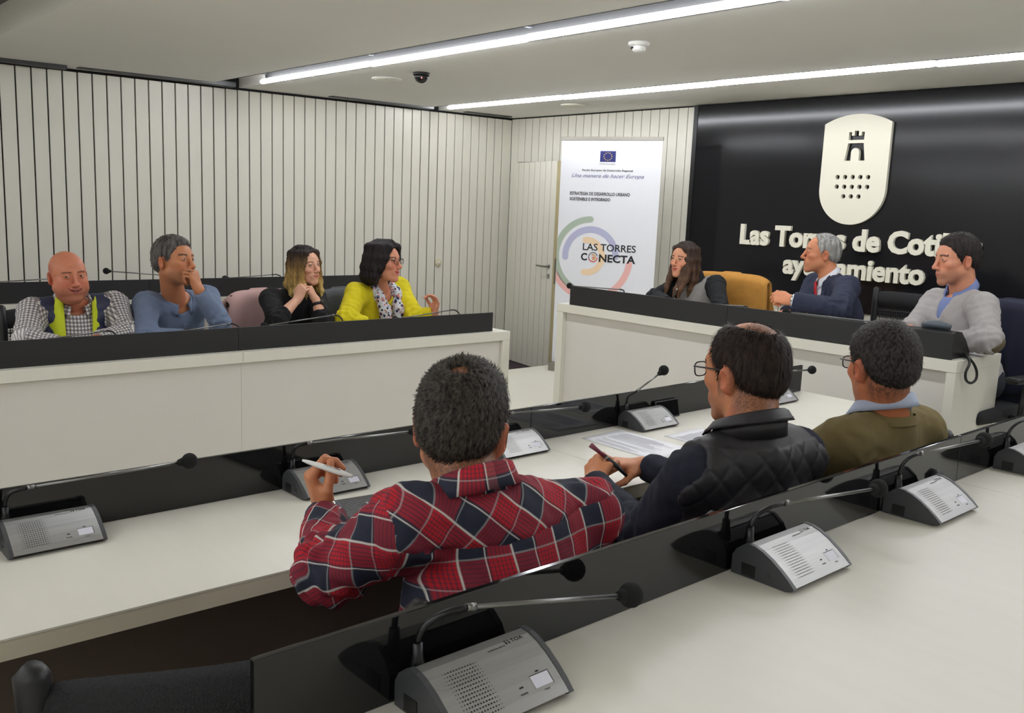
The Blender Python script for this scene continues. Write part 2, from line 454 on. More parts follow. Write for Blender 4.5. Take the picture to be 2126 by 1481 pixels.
# artwork printed on the film: (u from left edge, depth below the top edge) in metres
SU = BWd/657; SV = (z1b-.72)/1185*1.0
def U(px): return (px-108)*SU
def Vv(py): return z1b - (py-285)*SV
BF = frame_matrix(bpt(0, 0, .0005), dirv, (0, 0, 1))
def flat(loops, m, name, off=0., group=None):
    me = curve_plate(loops, .0006); me.transform(Matrix.Translation((0, 0, off))); me.transform(BF)
    return obj(name, me, m, bt)
def ring_arc(cx, cy, r, w, a0, a1, n=36):
    a0, a1 = math.radians(a0), math.radians(a1)
    out = arc(cx, cy, r+w/2, a0, a1, n); inn = arc(cx, cy, r-w/2, a1, a0, n)
    def cap(a, s): 
        c = (cx+r*math.cos(a), cy+r*math.sin(a)); b = a if s > 0 else a+math.pi
        return [(c[0]+w/2*math.cos(b+s*0+t*math.pi/8), c[1]+w/2*math.sin(b+t*math.pi/8)) for t in range(1, 8)]
    return out + cap(a1, 1) + inn + cap(a0, -1)
ccx, ccy = U(337), Vv(1088)
ik = SU
art = [('sage_green', (168, 182, 164), 236, 44, 92, 268), ('lilac', (178, 180, 208), 172, 46, 2, 184), ('peach', (236, 208, 172), 104, 44, -98, 98), ('salmon_pink', (232, 178, 172), 268, 46, 200, 352)]
for nm, c, r, w, a0, a1 in art:
    ccx2 = ccx - (.0 if nm != 'peach' else 22*ik)
    lp = ring_arc(ccx2, ccy, r*SU*.985, w*SU*.9, a0, a1)
    lp = [(min(max(a, .002), BWd-.002), b) for a, b in lp]
    flat([lp], mat(nm+'_print', c, .6), 'arc')
M['eublue'] = mat('eu_blue', (38, 42, 110), .6); M['euyel'] = mat('eu_yellow', (214, 190, 70), .6); M['scr'] = mat('blue_script', (96, 98, 150), .6)
fl = flat([[(U(370), Vv(447)), (U(472), Vv(447)), (U(472), Vv(375)), (U(370), Vv(375))]], M['eublue'], 'flag')
fcx, fcy = U(421), Vv(411)
for k in range(12):
    a = k*math.pi/6; px, py = fcx+.034*math.cos(a), fcy+.030*math.sin(a)
    lp = []
    for j in range(10):
        rr = .0062 if j % 2 == 0 else .0026
        lp.append((px+rr*math.sin(j*math.pi/5), py+rr*math.cos(j*math.pi/5)))
    me = curve_plate([lp], .0006); me.transform(Matrix.Translation((0, 0, .0007))); me.transform(BF); obj('star', me, M['euyel'], fl)
def btext(body, x0, x1, y0, y1, m, bold=0., shear=0., off=.0009, name='lettering'):
    me = text_mesh(body, (x1-x0)*SU, (y1-y0)*SV, .0005, bold, shear)
    me.transform(Matrix.Translation((U(x0), Vv(y1), off))); me.transform(BF)
    return obj(name, me, m, bt)
btext('Unión Europea', 368, 470, 455, 464, M['print'])
btext('Fondo Europeo de Desarrollo Regional', 255, 588, 496, 509, M['ink'], .01)
btext('Una manera de hacer Europa', 187, 660, 526, 552, M['scr'], 0, .45)
btext('ESTRATEGIA DE DESARROLLO URBANO', 180, 578, 650, 672, M['ink'], .02)
btext('SOSTENIBLE E INTEGRADO', 180, 452, 688, 709, M['ink'], .02)
btext('LAS TORRES', 286, 637, 997, 1046, M['ink'], .012)
btext('C', 276, 318, 1066, 1116, M['ink'], .03)
btext('NECTA', 398, 638, 1068, 1120, M['ink'], .03)
ox_, oy_ = U(358), Vv(1092)
for c, r, a0, a1 in (((120, 124, 130), 29, 20, 200), ((206, 96, 84), 29, 200, 350), ((216, 160, 90), 15, -90, 120)):
    flat([ring_arc(ox_, oy_, r*SU, 7*SU, a0, a1, 20)], mat('swirl_%d' % a0, c, .6), 'swirl', .0009)
btext('e', 350, 368, 1080, 1104, mat('swirl_e', (206, 120, 80), .6), .02)
# ------------------------------------------------------------------ desks and benches
def panels(root, name, plane, c0, c1, seams, t, z0, z1, m, axis):
    """upright privacy panels along an axis, split at the seams"""
    cuts = [c0]+seams+[c1]
    for a, b in zip(cuts, cuts[1:]):
        a2 = a+(.0008 if a != c0 else 0); b2 = b-(.0008 if b != c1 else 0)
        q = (plane, plane+t, a2, b2, z0, z1) if axis == 'y' else (a2, b2, plane, plane+t, z0, z1)
        obj(name, box(*q, bev=.0012), m, root)
HM, HN = CAMZ-.78, CAMZ-.64          # table heights of the middle and near rows
# middle desk
md = thing('conference_desk', 'long white desk with low black gloss panel where the three men sit', 'desk', (-1.9, 1.5, 0))
XMID, XMF = -2.186, -1.66
tb = nb()
cuts = [-1.2, 2.06, 3.775]
for a, b in zip(cuts, cuts[1:]):
    xa = -1.712 + (a-.2)*.018 if a < 3 else -1.63; xb = -1.712 + (b-.2)*.018
    xa = -1.70+.020*(a+.2); xb = -1.70+.020*(b+.2)
    obj('tabletop', prism([(XMID-.012, a+(.0007 if a > -1 else 0)), (xa, a+(.0007 if a > -1 else 0)), (xb, b-.0007), (XMID-.012, b-.0007)], HM-.004, HM), M['lam'], md)
    obj('edge_band', prism([(XMID-.012, a+.0007), (xa-.0015, a+.0007), (xb-.0015, b-.0007), (XMID-.012, b-.0007)], HM-.042, HM-.0042), M['edge'], md)
panels(md, 'privacy_panel', XMID-.010, -1.2, 3.765, [2.06], .010, HM+.0003, HM+.122, M['gloss'], 'y')
obj('modesty_panel', box(XMID-.008, XMID+.012, -1.2, 3.77, .005, HM-.043), mat('brown_modesty_panel', (124, 110, 100), .6), md)
for y in (-1.18, 2.05, 3.745): obj('end_panel', box(XMID+.013, -1.76, y, y+.025, .002, HM-.043), M['blk'], md)
# near desk
nd = thing('conference_desk', 'nearest white desk with low black gloss panel in the foreground', 'desk', (-.5, 1.5, .14))
XN = -.907
cuts = [.41, 2.345, 4.2]
for a, b in zip(cuts, cuts[1:]):
    obj('tabletop', prism([(XN-.012, a+.0007), (-.30, a+.0007), (-.30, b-.0007), (XN-.012, b-.0007)], HN-.004, HN), M['lam'], nd)
    obj('edge_band', prism([(XN-.012, a+.0007), (-.3015, a+.0007), (-.3015, b-.0007), (XN-.012, b-.0007)], HN-.042, HN-.0042), M['edge'], nd)
panels(nd, 'privacy_panel', XN-.010, .437, 4.2, [2.35], .010, HN+.0003, HN+.119, M['gloss'], 'y')
obj('modesty_panel', box(XN-.011, XN+.012, .42, 4.2, .145, HN-.043), M['blk'], nd)
for y in (.43, 2.33, 4.17): obj('end_panel', box(XN+.013, -.38, y, y+.025, .142, HN-.043), M['blk'], nd)
# left benches (front and raised rear)
def left_bench(lbl, X, H, zfl, yend, ypan, seams, y0=-1.0):
    t = thing('council_bench', lbl, 'bench desk', (X-.2, 1.5, zfl))
    cuts = [y0]+[s for s in seams]+[yend]
    for a, b in zip(cuts, cuts[1:]):
        a2, b2 = a+.0007, b-.0007
        obj('worktop', box(X-.50, X+.055, a2, b2, H-.056, H, bev=.001), M['lam'], t)
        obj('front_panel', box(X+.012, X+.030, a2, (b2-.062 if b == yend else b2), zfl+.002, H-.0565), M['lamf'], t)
    obj('end_post', box(X-.42, X+.054, yend-.060, yend-.001, zfl+.002, H-.0565, bev=.001), M['lam'], t)
    panels(t, 'privacy_panel', X-.008, y0, ypan, seams, .012, H+.0004, H+.121, M['matblk'], 'y')
    return t
left_bench('front white bench along the left with matt black panel, four people behind it', -4.40, HM, 0, 3.876, 3.768, [2.046])
left_bench('rear raised white bench with black panel along the slatted left wall', -5.68, HN, .14, 3.98, 3.911, [2.06])
# front (presidency) bench on the dais
fb = thing('council_bench', 'white presidency bench with black panel under the black sign', 'bench desk', (-2.9, 4.4, .187))
FY, FH, FX0, FX1 = 4.15, CAMZ-.593, -4.205, -1.657
obj('worktop', box(FX0, FX1, FY, FY+.50, FH-.053, FH, bev=.001), M['lam'], fb)
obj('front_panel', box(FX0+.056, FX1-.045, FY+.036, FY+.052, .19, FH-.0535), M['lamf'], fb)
obj('end_post', box(FX0+.001, FX0+.055, FY+.002, FY+.47, .189, FH-.0535, bev=.001), M['lam'], fb)
obj('end_post', box(FX1-.044, FX1-.001, FY+.002, FY+.50, .189, FH-.0535, bev=.001), M['lam'], fb)
panels(fb, 'privacy_panel', FY+.012, -4.105, -1.69, [-2.9], .012, FH+.0004, FH+.121, M['matblk'], 'x')

# ------------------------------------------------------------------ conference microphone units
def unit_meshes():
    d = {}
    L2 = .100
    arcp = [(.030, .060), (.045, .0590), (.060, .0545), (.080, .0445), (.100, .031), (.116, .0185), (.127, .0085)]
    side = [(0, .001), (0, .032), (.008, .046), (.024, .058)] + arcp + [(.124, .006), (.112, .001)]
    d['base'] = prism(side, -L2+.008, L2-.008, None, 'xz')
    def strip(y0, y1, t0, t1, pts):
        bm = nb(); up = []; 
        n = len(pts)
        for i, (a, b) in enumerate(pts):
            p, q = pts[max(0, i-1)], pts[min(n-1, i+1)]
            tx, tz = q[0]-p[0], q[1]-p[1]; l = math.hypot(tx, tz); nx, nz = -tz/l, tx/l
            up.append(((a+nx*t0, b+nz*t0), (a+nx*t1, b+nz*t1)))
        poly = [u[1] for u in up] + [u[0] for u in up[::-1]]
        return prism(poly, y0, y1, bm, 'xz')
    d['face_plate'] = strip(-L2+.009, L2-.009, .0002, .0022, arcp)
    capp = [(0, .0005), (0, .034), (.008, .048), (.024, .0605)] + [(a, b+.0035) for a, b in arcp[:-1]] + [(.1295, .0085), (.124, .004), (.112, .0005)]
    d['end_cap'] = prism(capp, -L2, -L2+.0085, None, 'xz')
    d['end_cap.001'] = prism(capp, L2-.0085, L2, None, 'xz')
    # helper: point on the plate at arc length s
    seg = [math.dist(arcp[i], arcp[i+1]) for i in range(len(arcp)-1)]; tot = sum(seg)
    def P(s, y, off=.0024):
        s = max(0, min(tot*.999, s)); i = 0
        while s > seg[i]: s -= seg[i]; i += 1
        a, b = arcp[i], arcp[i+1]; t = s/seg[i]
        tx, tz = (b[0]-a[0])/seg[i], (b[1]-a[1])/seg[i]
        return Vector((a[0]+tx*seg[i]*t - tz*0 + (-tz)*off*-1*0 + (-tz*off), y, a[1]+(b[1]-a[1])*t + tx*off)), Vector((tx, 0, tz))
    def patch(bm, s, y, ds, dy, off=.0025, n=4):
        o, e = P(s, y, off)
        if n == 4: q = [(-ds, -dy), (ds, -dy), (ds, dy), (-ds, dy)]
        else: q = [(ds*math.cos(2*math.pi*k/n), dy*math.sin(2*math.pi*k/n)) for k in range(n)]
        vs = [bm.verts.new(o + e*a + Vector((0, b, 0))) for a, b in q]
        f = bm.faces.new(vs); f.normal_update()
        if f.normal.z < 0: f.normal_flip()
    g = nb()
    for i in range(14):
        for j in range(13):
            edge = min(j, 12-j); r = .0013 if edge > 1 else (.0010 if edge == 1 else .0007)
            patch(g, .030+i*.0052, -.070+j*.0046, r, r, .0026, 6)
    d['speaker_grille'] = g
    w = nb(); patch(w, .084, .060, .0085, .0155); d['name_window'] = w
    f = nb()
    patch(f, .0748, .060, .0005, .0165); patch(f, .084, .0765, .0098, .0005); patch(f, .0715, .060, .0012, .0028)
    patch(f, .084, .024, .0012, .0035); d['window_frame'] = f
    def tx(body, s, y, h, w=None, bold=.0):
        me = text_mesh(body, w, h, .0002, bold)
        o, e = P(s, y, .0026)
        ey = Vector((0, 1, 0)); 
        m = Matrix((ey, -e, ey.cross(-e))).transposed().to_4x4(); m.translation = o
        me.transform(m); bm = nb(); bm.from_mesh(me); bpy.data.meshes.remove(me); return bm
    lg = tx('TOA', .020, .056, .0062, .021)
    for (a, b, c, e2) in ((.0125, .047, .0022, .0022), (.0125, .052, .0022, .0022)):
        patch(lg, .0150, b-.0005, .0010, .0016); patch(lg, .0185, b, .0022, .0012)
    d['brand_logo'] = lg
    sm = tx('CHAIRMAN UNIT TS', .0225, .012, .0022, .030)
    for body, s, y, w2 in (('POWER', .094, .018, .012), ('TALK', .099, .056, .010)):
        t2 = tx(body, s, y, .0026, w2); me = bpy.data.meshes.new('t'); t2.to_mesh(me); t2.free(); sm.from_mesh(me)
    d['small_print'] = sm
    pk = lathe([(0, 0), (.0045, 0), (.0045, .001), (.0022, .001), (.0022, .0002), (0, .0002)], 12, None, Matrix.Translation((.075, -.1003, .018)) @ Matrix.Rotation(math.pi/2, 4, 'X'))
    d['jack_socket'] = pk
    b = nb(); bx(b, .022, .05, -.1012, -.0998, .004, .026); d['side_cover'] = b
    return d
UM = {k: (lambda me, bm: (bm.to_mesh(me), bm.free(), me)[2])(bpy.data.meshes.new(k.split('.')[0]), bm) for k, bm in unit_meshes().items()}
UMAT = dict(base='blk', face_plate='alu', end_cap='dgrey', speaker_grille='ink', name_window='lcd', window_frame='ink', brand_logo='ink', small_print='ink', jack_socket='dgrey', side_cover='blk')
def mic_unit(label, loc, rz, tip, bend, group, led=False, detail=True, foam=.0195):
    """tip / bend: local offsets (x, y, z) of the foam ball and the top of the gooseneck"""
    t = thing('microphone_unit', label, 'microphone', loc, rz, group)
    for k, me in UM.items():
        nm = k.split('.')[0]
        if not detail and nm in ('small_print', 'side_cover', 'jack_socket', 'brand_logo'): continue
        o = obj(nm, me, M[UMAT[nm]], t, nm in ('face_plate',) and False, local=True)
    base = Vector((.020, -.080, .040)); tip = Vector(tip); bend = Vector(bend)
    obj('neck_socket', lathe([(0, 0), (.0105, 0), (.0105, .020), (.008, .030), (.007, .048), (0, .048)], 14, None, Matrix.Translation(base)), M['neck'], t, True, local=True)
    b0 = base+Vector((0, 0, .045))
    pts = bez(b0, b0+Vector((0, 0, (bend.z-b0.z)*.75)), bend-(tip-bend).normalized()*.035, bend, 12)
    obj('gooseneck', tube(pts, .0042, 8), M['neck'], t, True, local=True)
    d = (tip-bend).normalized()
    rod = tube([bend-d*.004, bend+d*.010], .0058, 8); tube([bend, tip-d*foam*.8], .0036, 8, rod)
    obj('rod', rod, M['rod'], t, True, local=True)
    fm = ball(tip, foam, 16); tube([tip-d*foam*1.45, tip-d*foam*.8], [foam*.36, foam*.6], 10, fm)
    obj('foam_windscreen', fm, M['foam'], t, True, local=True)
    return t
gN, gM, gL, gF = 'microphone units on the near desk', 'microphone units on the middle desk', 'microphone units on the left benches', 'microphone units on the front bench'
for lb, y, tip, bend in (
    ('silver and black microphone unit largest in the foreground at the bottom', .728, (.055, .294, .066), (.045, -.017, .128)),
    ('second microphone unit on the near desk, lower right, behind the plaid-shirted man', 1.468, (.055, .330, .096), (.045, -.010, .126)),
    ('third microphone unit on the near desk, behind the man in the black quilted gilet', 2.045, (.055, .287, .124), (.045, -.040, .137)),
    ('microphone unit cut by the right edge of the photo, on the near desk', 2.668, (.055, .30, .12), (.045, -.02, .135))):
    mic_unit(lb, (XN+.006, y, HN), 0, tip, bend, gN)
for lb, y, tip, bend in (
    ('microphone unit at far left on the middle desk, nobody behind it', .540, (.066, .316, .141), (.046, -.036, .131)),
    ('microphone unit behind the hand holding the white pen', 1.238, (.066, .300, .124), (.046, -.046, .133)),
    ('microphone unit half hidden beside the head of the plaid-shirted man', 1.930, (.066, .322, .114), (.046, -.006, .127)),
    ('microphone unit with upward tilted microphone in front of the papers', 2.600, (.066, .066, .206), (.046, -.053, .138)),
    ('microphone unit at the right end of the middle desk, between two heads', 3.430, (.066, .299, .114), (.046, .10, .122))):
    mic_unit(lb, (XMID+.002, y, HM), 0, tip, bend, gM)
for lb, yb, zz in (
    ('microphone unit behind the bench panel before the bald man', 1.455, .125), ('microphone unit behind the bench panel before the man in the blue polo', 2.075, .125),
    ('microphone unit with long rod before the blonde woman', 2.690, .142), ('microphone unit behind the bench panel before the woman in yellow', 3.529, .135)):
    mic_unit(lb, (-4.412, yb-.080, HM), math.pi, (.05, .39, zz-.030), (.046, -.030, zz+.008), gL, detail=False)
for lb, yb, z1, z2 in (('microphone with foam ball on the rear bench, between the bald man and the polo man', 2.23, .172, .140), ('microphone arm on the rear bench behind the bald man', 1.62, .118, .134), ('microphone arm on the rear bench, left of the blonde woman', 2.98, .112, .132)):
    mic_unit(lb, (-5.692, yb-.080, HN), math.pi, (.05, .32, z1), (.046, -.03, z2), gL, detail=False)
for lb, xb, z1, z2 in (('microphone unit at the left end of the front bench by the banner', -3.677, .113, .130), ('microphone unit before the man with the red tie', -2.786, .095, .121), ('microphone unit beside the desk telephone on the front bench', -2.07, .118, .122)):
    mic_unit(lb, (xb-.080, FY+.026, FH), math.pi/2, (.05, .43 if xb > -3 else .42, z1), (.046, -.030, z2), gF, detail=False)

# ------------------------------------------------------------------ office chairs
def chair_proto():
    """mesh-back swivel chair, local: seat towards +x, back at -x, floor at 0"""
    t = thing('office_chair', 'black mesh-back office chair standing empty at the lower left corner', 'chair', (0, 0, 0), 0, 'black mesh-back office chairs')
    s = nb(); bx(s, -.20, .25, -.23, .23, .43, .50, bev=.03); obj('seat', s, M['mesh'], t, True, local=True)
    # curved top rail wrapped in mesh
    def curve_x(y): return -.27 - .035*(1-(y/.24)**2)
    prof = [(-.020, .0), (-.026, .04), (-.020, .085), (-.005, .100), (.010, .085), (.014, .04), (.008, 0)]
    bm = nb(); rows = []
    ys = [-.245+.49*i/16 for i in range(17)]
    for y in ys:
        e = 1-.12*(abs(y)/.245)**6
        rows.append([bm.verts.new((curve_x(y)+a, y, .838+b*e)) for a, b in prof])
    for r0, r1 in zip(rows, rows[1:]):
        n = len(prof)
        for k in range(n): bm.faces.new((r0[k], r0[(k+1) % n], r1[(k+1) % n], r1[k]))
    bm.faces.new(rows[0]); bm.faces.new(rows[-1][::-1]); bmesh.ops.recalc_face_normals(bm, faces=bm.faces[:])
    obj('top_rail', bm, M['mesh'], t, True, local=True)
    bm = nb()
    for y0, y1 in zip(ys[1:-2], ys[2:-1]):
        v = [bm.verts.new(p) for p in ((curve_x(y0), y0, .50), (curve_x(y1), y1, .50), (curve_x(y1), y1, .84), (curve_x(y0), y0, .84))]
        bm.faces.new(v)
    bmesh.ops.remove_doubles(bm, verts=bm.verts[:], dist=1e-5)
    m = M.get('seethru')
    obj('back_mesh', bm, M['netting'], t, True, local=True)
    for s_ in (-1, 1):
        obj('upright', tube([(-.255, s_*.235, .48), (-.262, s_*.238, .66), (-.272, s_*.240, .86), (-.280, s_*.243, .945), (-.282, s_*.240, .958)], [.016, .016, .022, .022, .012], 8), M['blk'], t, True, local=True)
    for k in range(6):
        z = .585+k*.046
        obj('cross_bar', tube([(curve_x(y)-.006, y, z) for y in (-.225, -.15, -.075, 0, .075, .15, .225)], .0035, 5), M['bar'], t, True, local=True)
    for s_ in (-1, 1):
        a = tube([(.02, s_*.24, .46), (.02, s_*.285, .46), (.02, s_*.29, .50), (.0, s_*.29, .64)], .016, 8)
        obj('arm_post', a, M['blk'], t, True, local=True)
        p = nb(); bx(p, -.12, .14, s_*.29-.035, s_*.29+.035, .64, .672, bev=.012); obj('armrest', p, M['blk'], t, True, local=True)
    obj('column', lathe([(.03, .10), (.03, .25), (.022, .25), (.022, .43), (.09, .43), (.0, .44)], 14), M['blk'], t, True, local=True)
    for k in range(5):
        a = k*2*math.pi/5+.3; c, s_ = math.cos(a), math.sin(a)
        obj('base_leg', tube([(0, 0, .115), (.15*c, .15*s_, .10), (.29*c, .29*s_, .075)], [.026, .022, .015], 8), M['blk'], t, True, local=True)
        w = nb(); m4 = Matrix.Translation((.29*c, .29*s_, .029)) @ Matrix.Rotation(a, 4, 'Z') @ Matrix.Rotation(math.pi/2, 4, 'X')
        lathe([(0, -.02), (.026, -.02), (.028, 0), (.026, .02), (0, .02)], 14, w, m4); obj('caster', w, M['dgrey'], t, True, local=True)
    return t
def netting():
    m = mat('chair_netting', (40, 40, 42), .8)
    nt = m.node_tree; N, L = nt.nodes.new, nt.links.new
    b = nt.nodes['Principled BSDF']; out = nt.nodes['Material Output']
    tr = N('ShaderNodeBsdfTransparent'); mx = N('ShaderNodeMixShader')
    tc = N('ShaderNodeTexCoord'); sx = N('ShaderNodeSeparateXYZ'); L(tc.outputs['Object'], sx.inputs[0])
    fs = []
    for ax in ('Y', 'Z'):
        w = N('ShaderNodeMath'); w.operation = 'MULTIPLY'; w.inputs[1].default_value = 420; L(sx.outputs[ax], w.inputs[0])
        s = N('ShaderNodeMath'); s.operation = 'SINE'; L(w.outputs[0], s.inputs[0])
        g = N('ShaderNodeMath'); g.operation = 'GREATER_THAN'; g.inputs[1].default_value = .55; L(s.outputs[0], g.inputs[0]); fs.append(g)
    mxm = N('ShaderNodeMath'); mxm.operation = 'MAXIMUM'; L(fs[0].outputs[0], mxm.inputs[0]); L(fs[1].outputs[0], mxm.inputs[1])
    L(mxm.outputs[0], mx.inputs[0]); L(tr.outputs[0], mx.inputs[1]); L(b.outputs[0], mx.inputs[2]); L(mx.outputs[0], out.inputs[0])
    return m
M['netting'] = netting()
CH0 = chair_proto()
CH0.location = (-.86, .50, 0); CH0.location = (-1.13+.0, .515, 0); CH0.rotation_euler.z = math.pi
_first = [True]
def chair(label, x, y, z, rz):
    c = copy_tree(CH0); c.location = (x, y, z); c.rotation_euler = (0, 0, rz); c['label'] = label; return c
# seat of a chair at (x, y); rz = direction its sitter faces
CH0.location = (-1.335, .585, .014); CH0.rotation_euler.z = math.radians(161)
CHAIRS = {}

# ------------------------------------------------------------------ small things on the desks
def sheet(name, label, pts, z, curl=0., group=None, printed=True, seed=0):
    """paper sheet given by 4 corners (x, y)"""
    random.seed(seed)
    t = thing(name, label, 'paper', (sum(p[0] for p in pts)/4, sum(p[1] for p in pts)/4, z), group=group)
    bm = nb(); n = 8; g = []
    for i in range(n+1):
        row = []
        for j in range(n+1):
            u, v = i/n, j/n
            a = Vector(pts[0]).lerp(Vector(pts[1]), u); b = Vector(pts[3]).lerp(Vector(pts[2]), u); p = a.lerp(b, v)
            zz = .0012 + curl*(u**3*v**2) + .0015*math.sin(u*3.1)*math.sin(v*3.1)
            row.append(bm.verts.new((p.x, p.y, z+zz)))
        g.append(row)
    for i in range(n):
        for j in range(n): bm.faces.new((g[i][j], g[i+1][j], g[i+1][j+1], g[i][j+1]))
    bmesh.ops.recalc_face_normals(bm, faces=bm.faces[:])
    if bm.faces[0].normal.z < 0: bmesh.ops.reverse_faces(bm, faces=bm.faces[:])
    bmesh.ops.solidify(bm, geom=bm.faces[:], thickness=.0006)
    obj('sheet', bm, M['paper'], t, True)
    if printed:
        bm = nb()
        for k in range(22):
            if random.random() < .12: continue
            u = .10+k*.037
            if u > .92: break
            e = .12+random.choice((0, .03)); f = .55+random.random()*.35
            q = []
            for uu, vv in ((u-.006, e), (u+.006, e), (u+.006, f), (u-.006, f)):
                a = Vector(pts[0]).lerp(Vector(pts[1]), uu); b = Vector(pts[3]).lerp(Vector(pts[2]), uu); p = a.lerp(b, vv)
                zz = .0020 + curl*(uu**3*vv**2) + .0015*math.sin(uu*3.1)*math.sin(vv*3.1)
                q.append(bm.verts.new((p.x, p.y, z+zz)))
            bm.faces.new(q)
        obj('text_lines', bm, M['print2'], t)
    return t
M['print2'] = mat('pale_print', (178, 178, 188), .8)
sheet('paper_document', 'printed white sheets under the hands of the man in the quilted gilet', [(-2.127, 2.25), (-2.135, 2.46), (-1.80, 2.45), (-1.79, 2.24)], HM, .006, seed=1)
sheet('paper_document', 'white paper half hidden behind the shoulder of the man in the quilted gilet', [(-1.985, 2.525), (-1.99, 2.735), (-1.72, 2.74), (-1.71, 2.53)], HM, 0, seed=2)
sheet('paper_document', 'white paper at the right end of the front bench under the grey sleeve', [(-2.0, 4.60), (-1.70, 4.62), (-1.68, 4.40), (-1.98, 4.38)], FH, 0, seed=3, printed=False)
# black notebook with embossed lettering beside the plaid shirt
nbk = thing('notebook', 'dark grey embossed notebook on the desk by the plaid sleeve', 'notebook', (-1.86, 1.24, HM))
M['cover'] = mat('notebook_cover', (62, 61, 60), .6, bump=(250, .25))
q = [at(712, 1056, z=HM), at(793, 1040, z=HM), at(850, 1085, z=HM), at(752, 1104, z=HM)]
ex = (q[1]-q[0]); ey = (q[3]-q[0])
NF = frame_matrix(q[3], (0.12, 1, 0), (-1, .12, 0))
cov = box(0, .155, 0, .215, .0012, .0125, bev=.003); bmesh.ops.transform(cov, matrix=NF, verts=cov.verts[:]); obj('cover', cov, M['cover'], nbk)
pg = box(.004, .151, .004, .211, .003, .0105); bmesh.ops.transform(pg, matrix=NF, verts=pg.verts[:])
obj('pages', pg, M['paper'], nbk)
emb = nb()
for r_ in range(7):
    for c_ in range(10):
        if (r_*7+c_*3) % 5 == 0: continue
        bx(emb, .03+c_*.010, .037+c_*.010, .11+r_*.011, .117+r_*.011, .0125, .0131)
bmesh.ops.transform(emb, matrix=NF, verts=emb.verts[:]); obj('embossing', emb, M['dgrey'], nbk)
# unidentified dark shape, built as a thin slab leaning on the panel
ph = thing('thin_slab', 'thin black slab leaning on the gloss panel beside the tilted microphone', 'slab', (XMID+.02, 2.75, HM))
f0 = at(1322, 820, x=XMID+.006); 
PF = frame_matrix(Vector((XMID+.018, 2.70, HM+.0012)), (0, 1, 0), (-.015, 0, .066))
b_ = box(0, .140, 0, .070, 0, .008, bev=.003); bmesh.ops.transform(b_, matrix=PF, verts=b_.verts[:]); obj('case', b_, M['blk'], ph)
b_ = box(.006, .134, .005, .065, .0079, .0084); bmesh.ops.transform(b_, matrix=PF, verts=b_.verts[:]); obj('gloss_face', b_, M['gloss'], ph)
# desk telephone with looped cable on the front bench
tp = thing('desk_telephone', 'black desk telephone with grey handset at the right end of the front bench', 'telephone', (-1.80, 4.30, FH))
prof = [(4.19, FH+.0015), (4.19, FH+.115), (4.21, FH+.128), (4.27, FH+.120), (4.33, FH+.075), (4.38, FH+.02), (4.38, FH+.0015)]
obj('body', prism([(a, b) for a, b in prof], -1.94, -1.70, None, 'yz'), M['blk'], tp)
obj('handset', tube([(-1.86, 4.225, FH+.135), (-1.83, 4.222, FH+.144), (-1.78, 4.222, FH+.146), (-1.735, 4.225, FH+.138)], [.014, .02, .02, .014], 12), mat('handset_grey', (74, 84, 92), .3), tp, True)
obj('keypad', prism([(4.285, FH+.1085), (4.335, FH+.0715), (4.337, FH+.0745), (4.287, FH+.1115)], -1.83, -1.75, None, 'yz'), M['dgrey'], tp)
cb_ = [(-1.712, 4.30, FH+.012), (-1.675, 4.27, FH+.010), (-1.652, 4.245, FH+.010), (-1.632, 4.22, FH-.01), (-1.636, 4.20, FH-.05), (-1.634, 4.21, FH-.085), (-1.624, 4.24, FH-.10), (-1.616, 4.27, FH-.085), (-1.618, 4.275, FH-.05), (-1.632, 4.262, FH-.012), (-1.652, 4.25, FH+.012), (-1.70, 4.33, FH+.012)]
def smooth_path(p, n=6):
    p = [Vector(q) for q in p]; out = []
    for i in range(len(p)-1):
        a, b, c, d = p[max(i-1, 0)], p[i], p[i+1], p[min(i+2, len(p)-1)]
        for k in range(n):
            t = k/n; out.append(.5*((2*b)+(c-a)*t+(2*a-5*b+4*c-d)*t*t+(3*b-a-3*c+d)*t**3))
    return out+[p[-1]]
obj('cable', tube(smooth_path(cb_), .0058, 8), M['blk'], tp, True)
# ------------------------------------------------------------------ distance-field modelling for bodies, clothes and hair
A3 = lambda p: np.array(p, dtype=np.float32)
def nrmz(v): v = np.array(v, float); return v/np.linalg.norm(v)
class Prim:
    def __init__(s, f, lo, hi): s.f, s.lo, s.hi = f, lo, hi
def rc(a, ra, b, rb):
    a, b = A3(a), A3(b); ab = b-a; L2 = float(ab@ab)+1e-12; rm = max(ra, rb)
    def f(X, Y, Z):
        x, y, z = X-a[0], Y-a[1], Z-a[2]
        t = np.clip((x*ab[0]+y*ab[1]+z*ab[2])/L2, 0, 1)
        return np.sqrt((x-t*ab[0])**2+(y-t*ab[1])**2+(z-t*ab[2])**2) - (ra+(rb-ra)*t)
    return Prim(f, np.minimum(a, b)-rm, np.maximum(a, b)+rm)
def ell(c, r, R=None):
    c, r = A3(c), A3(r); R = np.eye(3, dtype=np.float32) if R is None else np.array(R, np.float32)
    ext = np.sqrt(((R*r[None, :])**2).sum(1))
    def f(X, Y, Z):
        x, y, z = X-c[0], Y-c[1], Z-c[2]
        k0 = k1 = 0
        for i in range(3):
            q = x*R[0, i]+y*R[1, i]+z*R[2, i]
            k0 = k0+(q/r[i])**2; k1 = k1+(q/r[i]**2)**2
        k0 = np.sqrt(k0); k1 = np.sqrt(k1)+1e-9
        return k0*(k0-1)/k1
    return Prim(f, c-ext, c+ext)
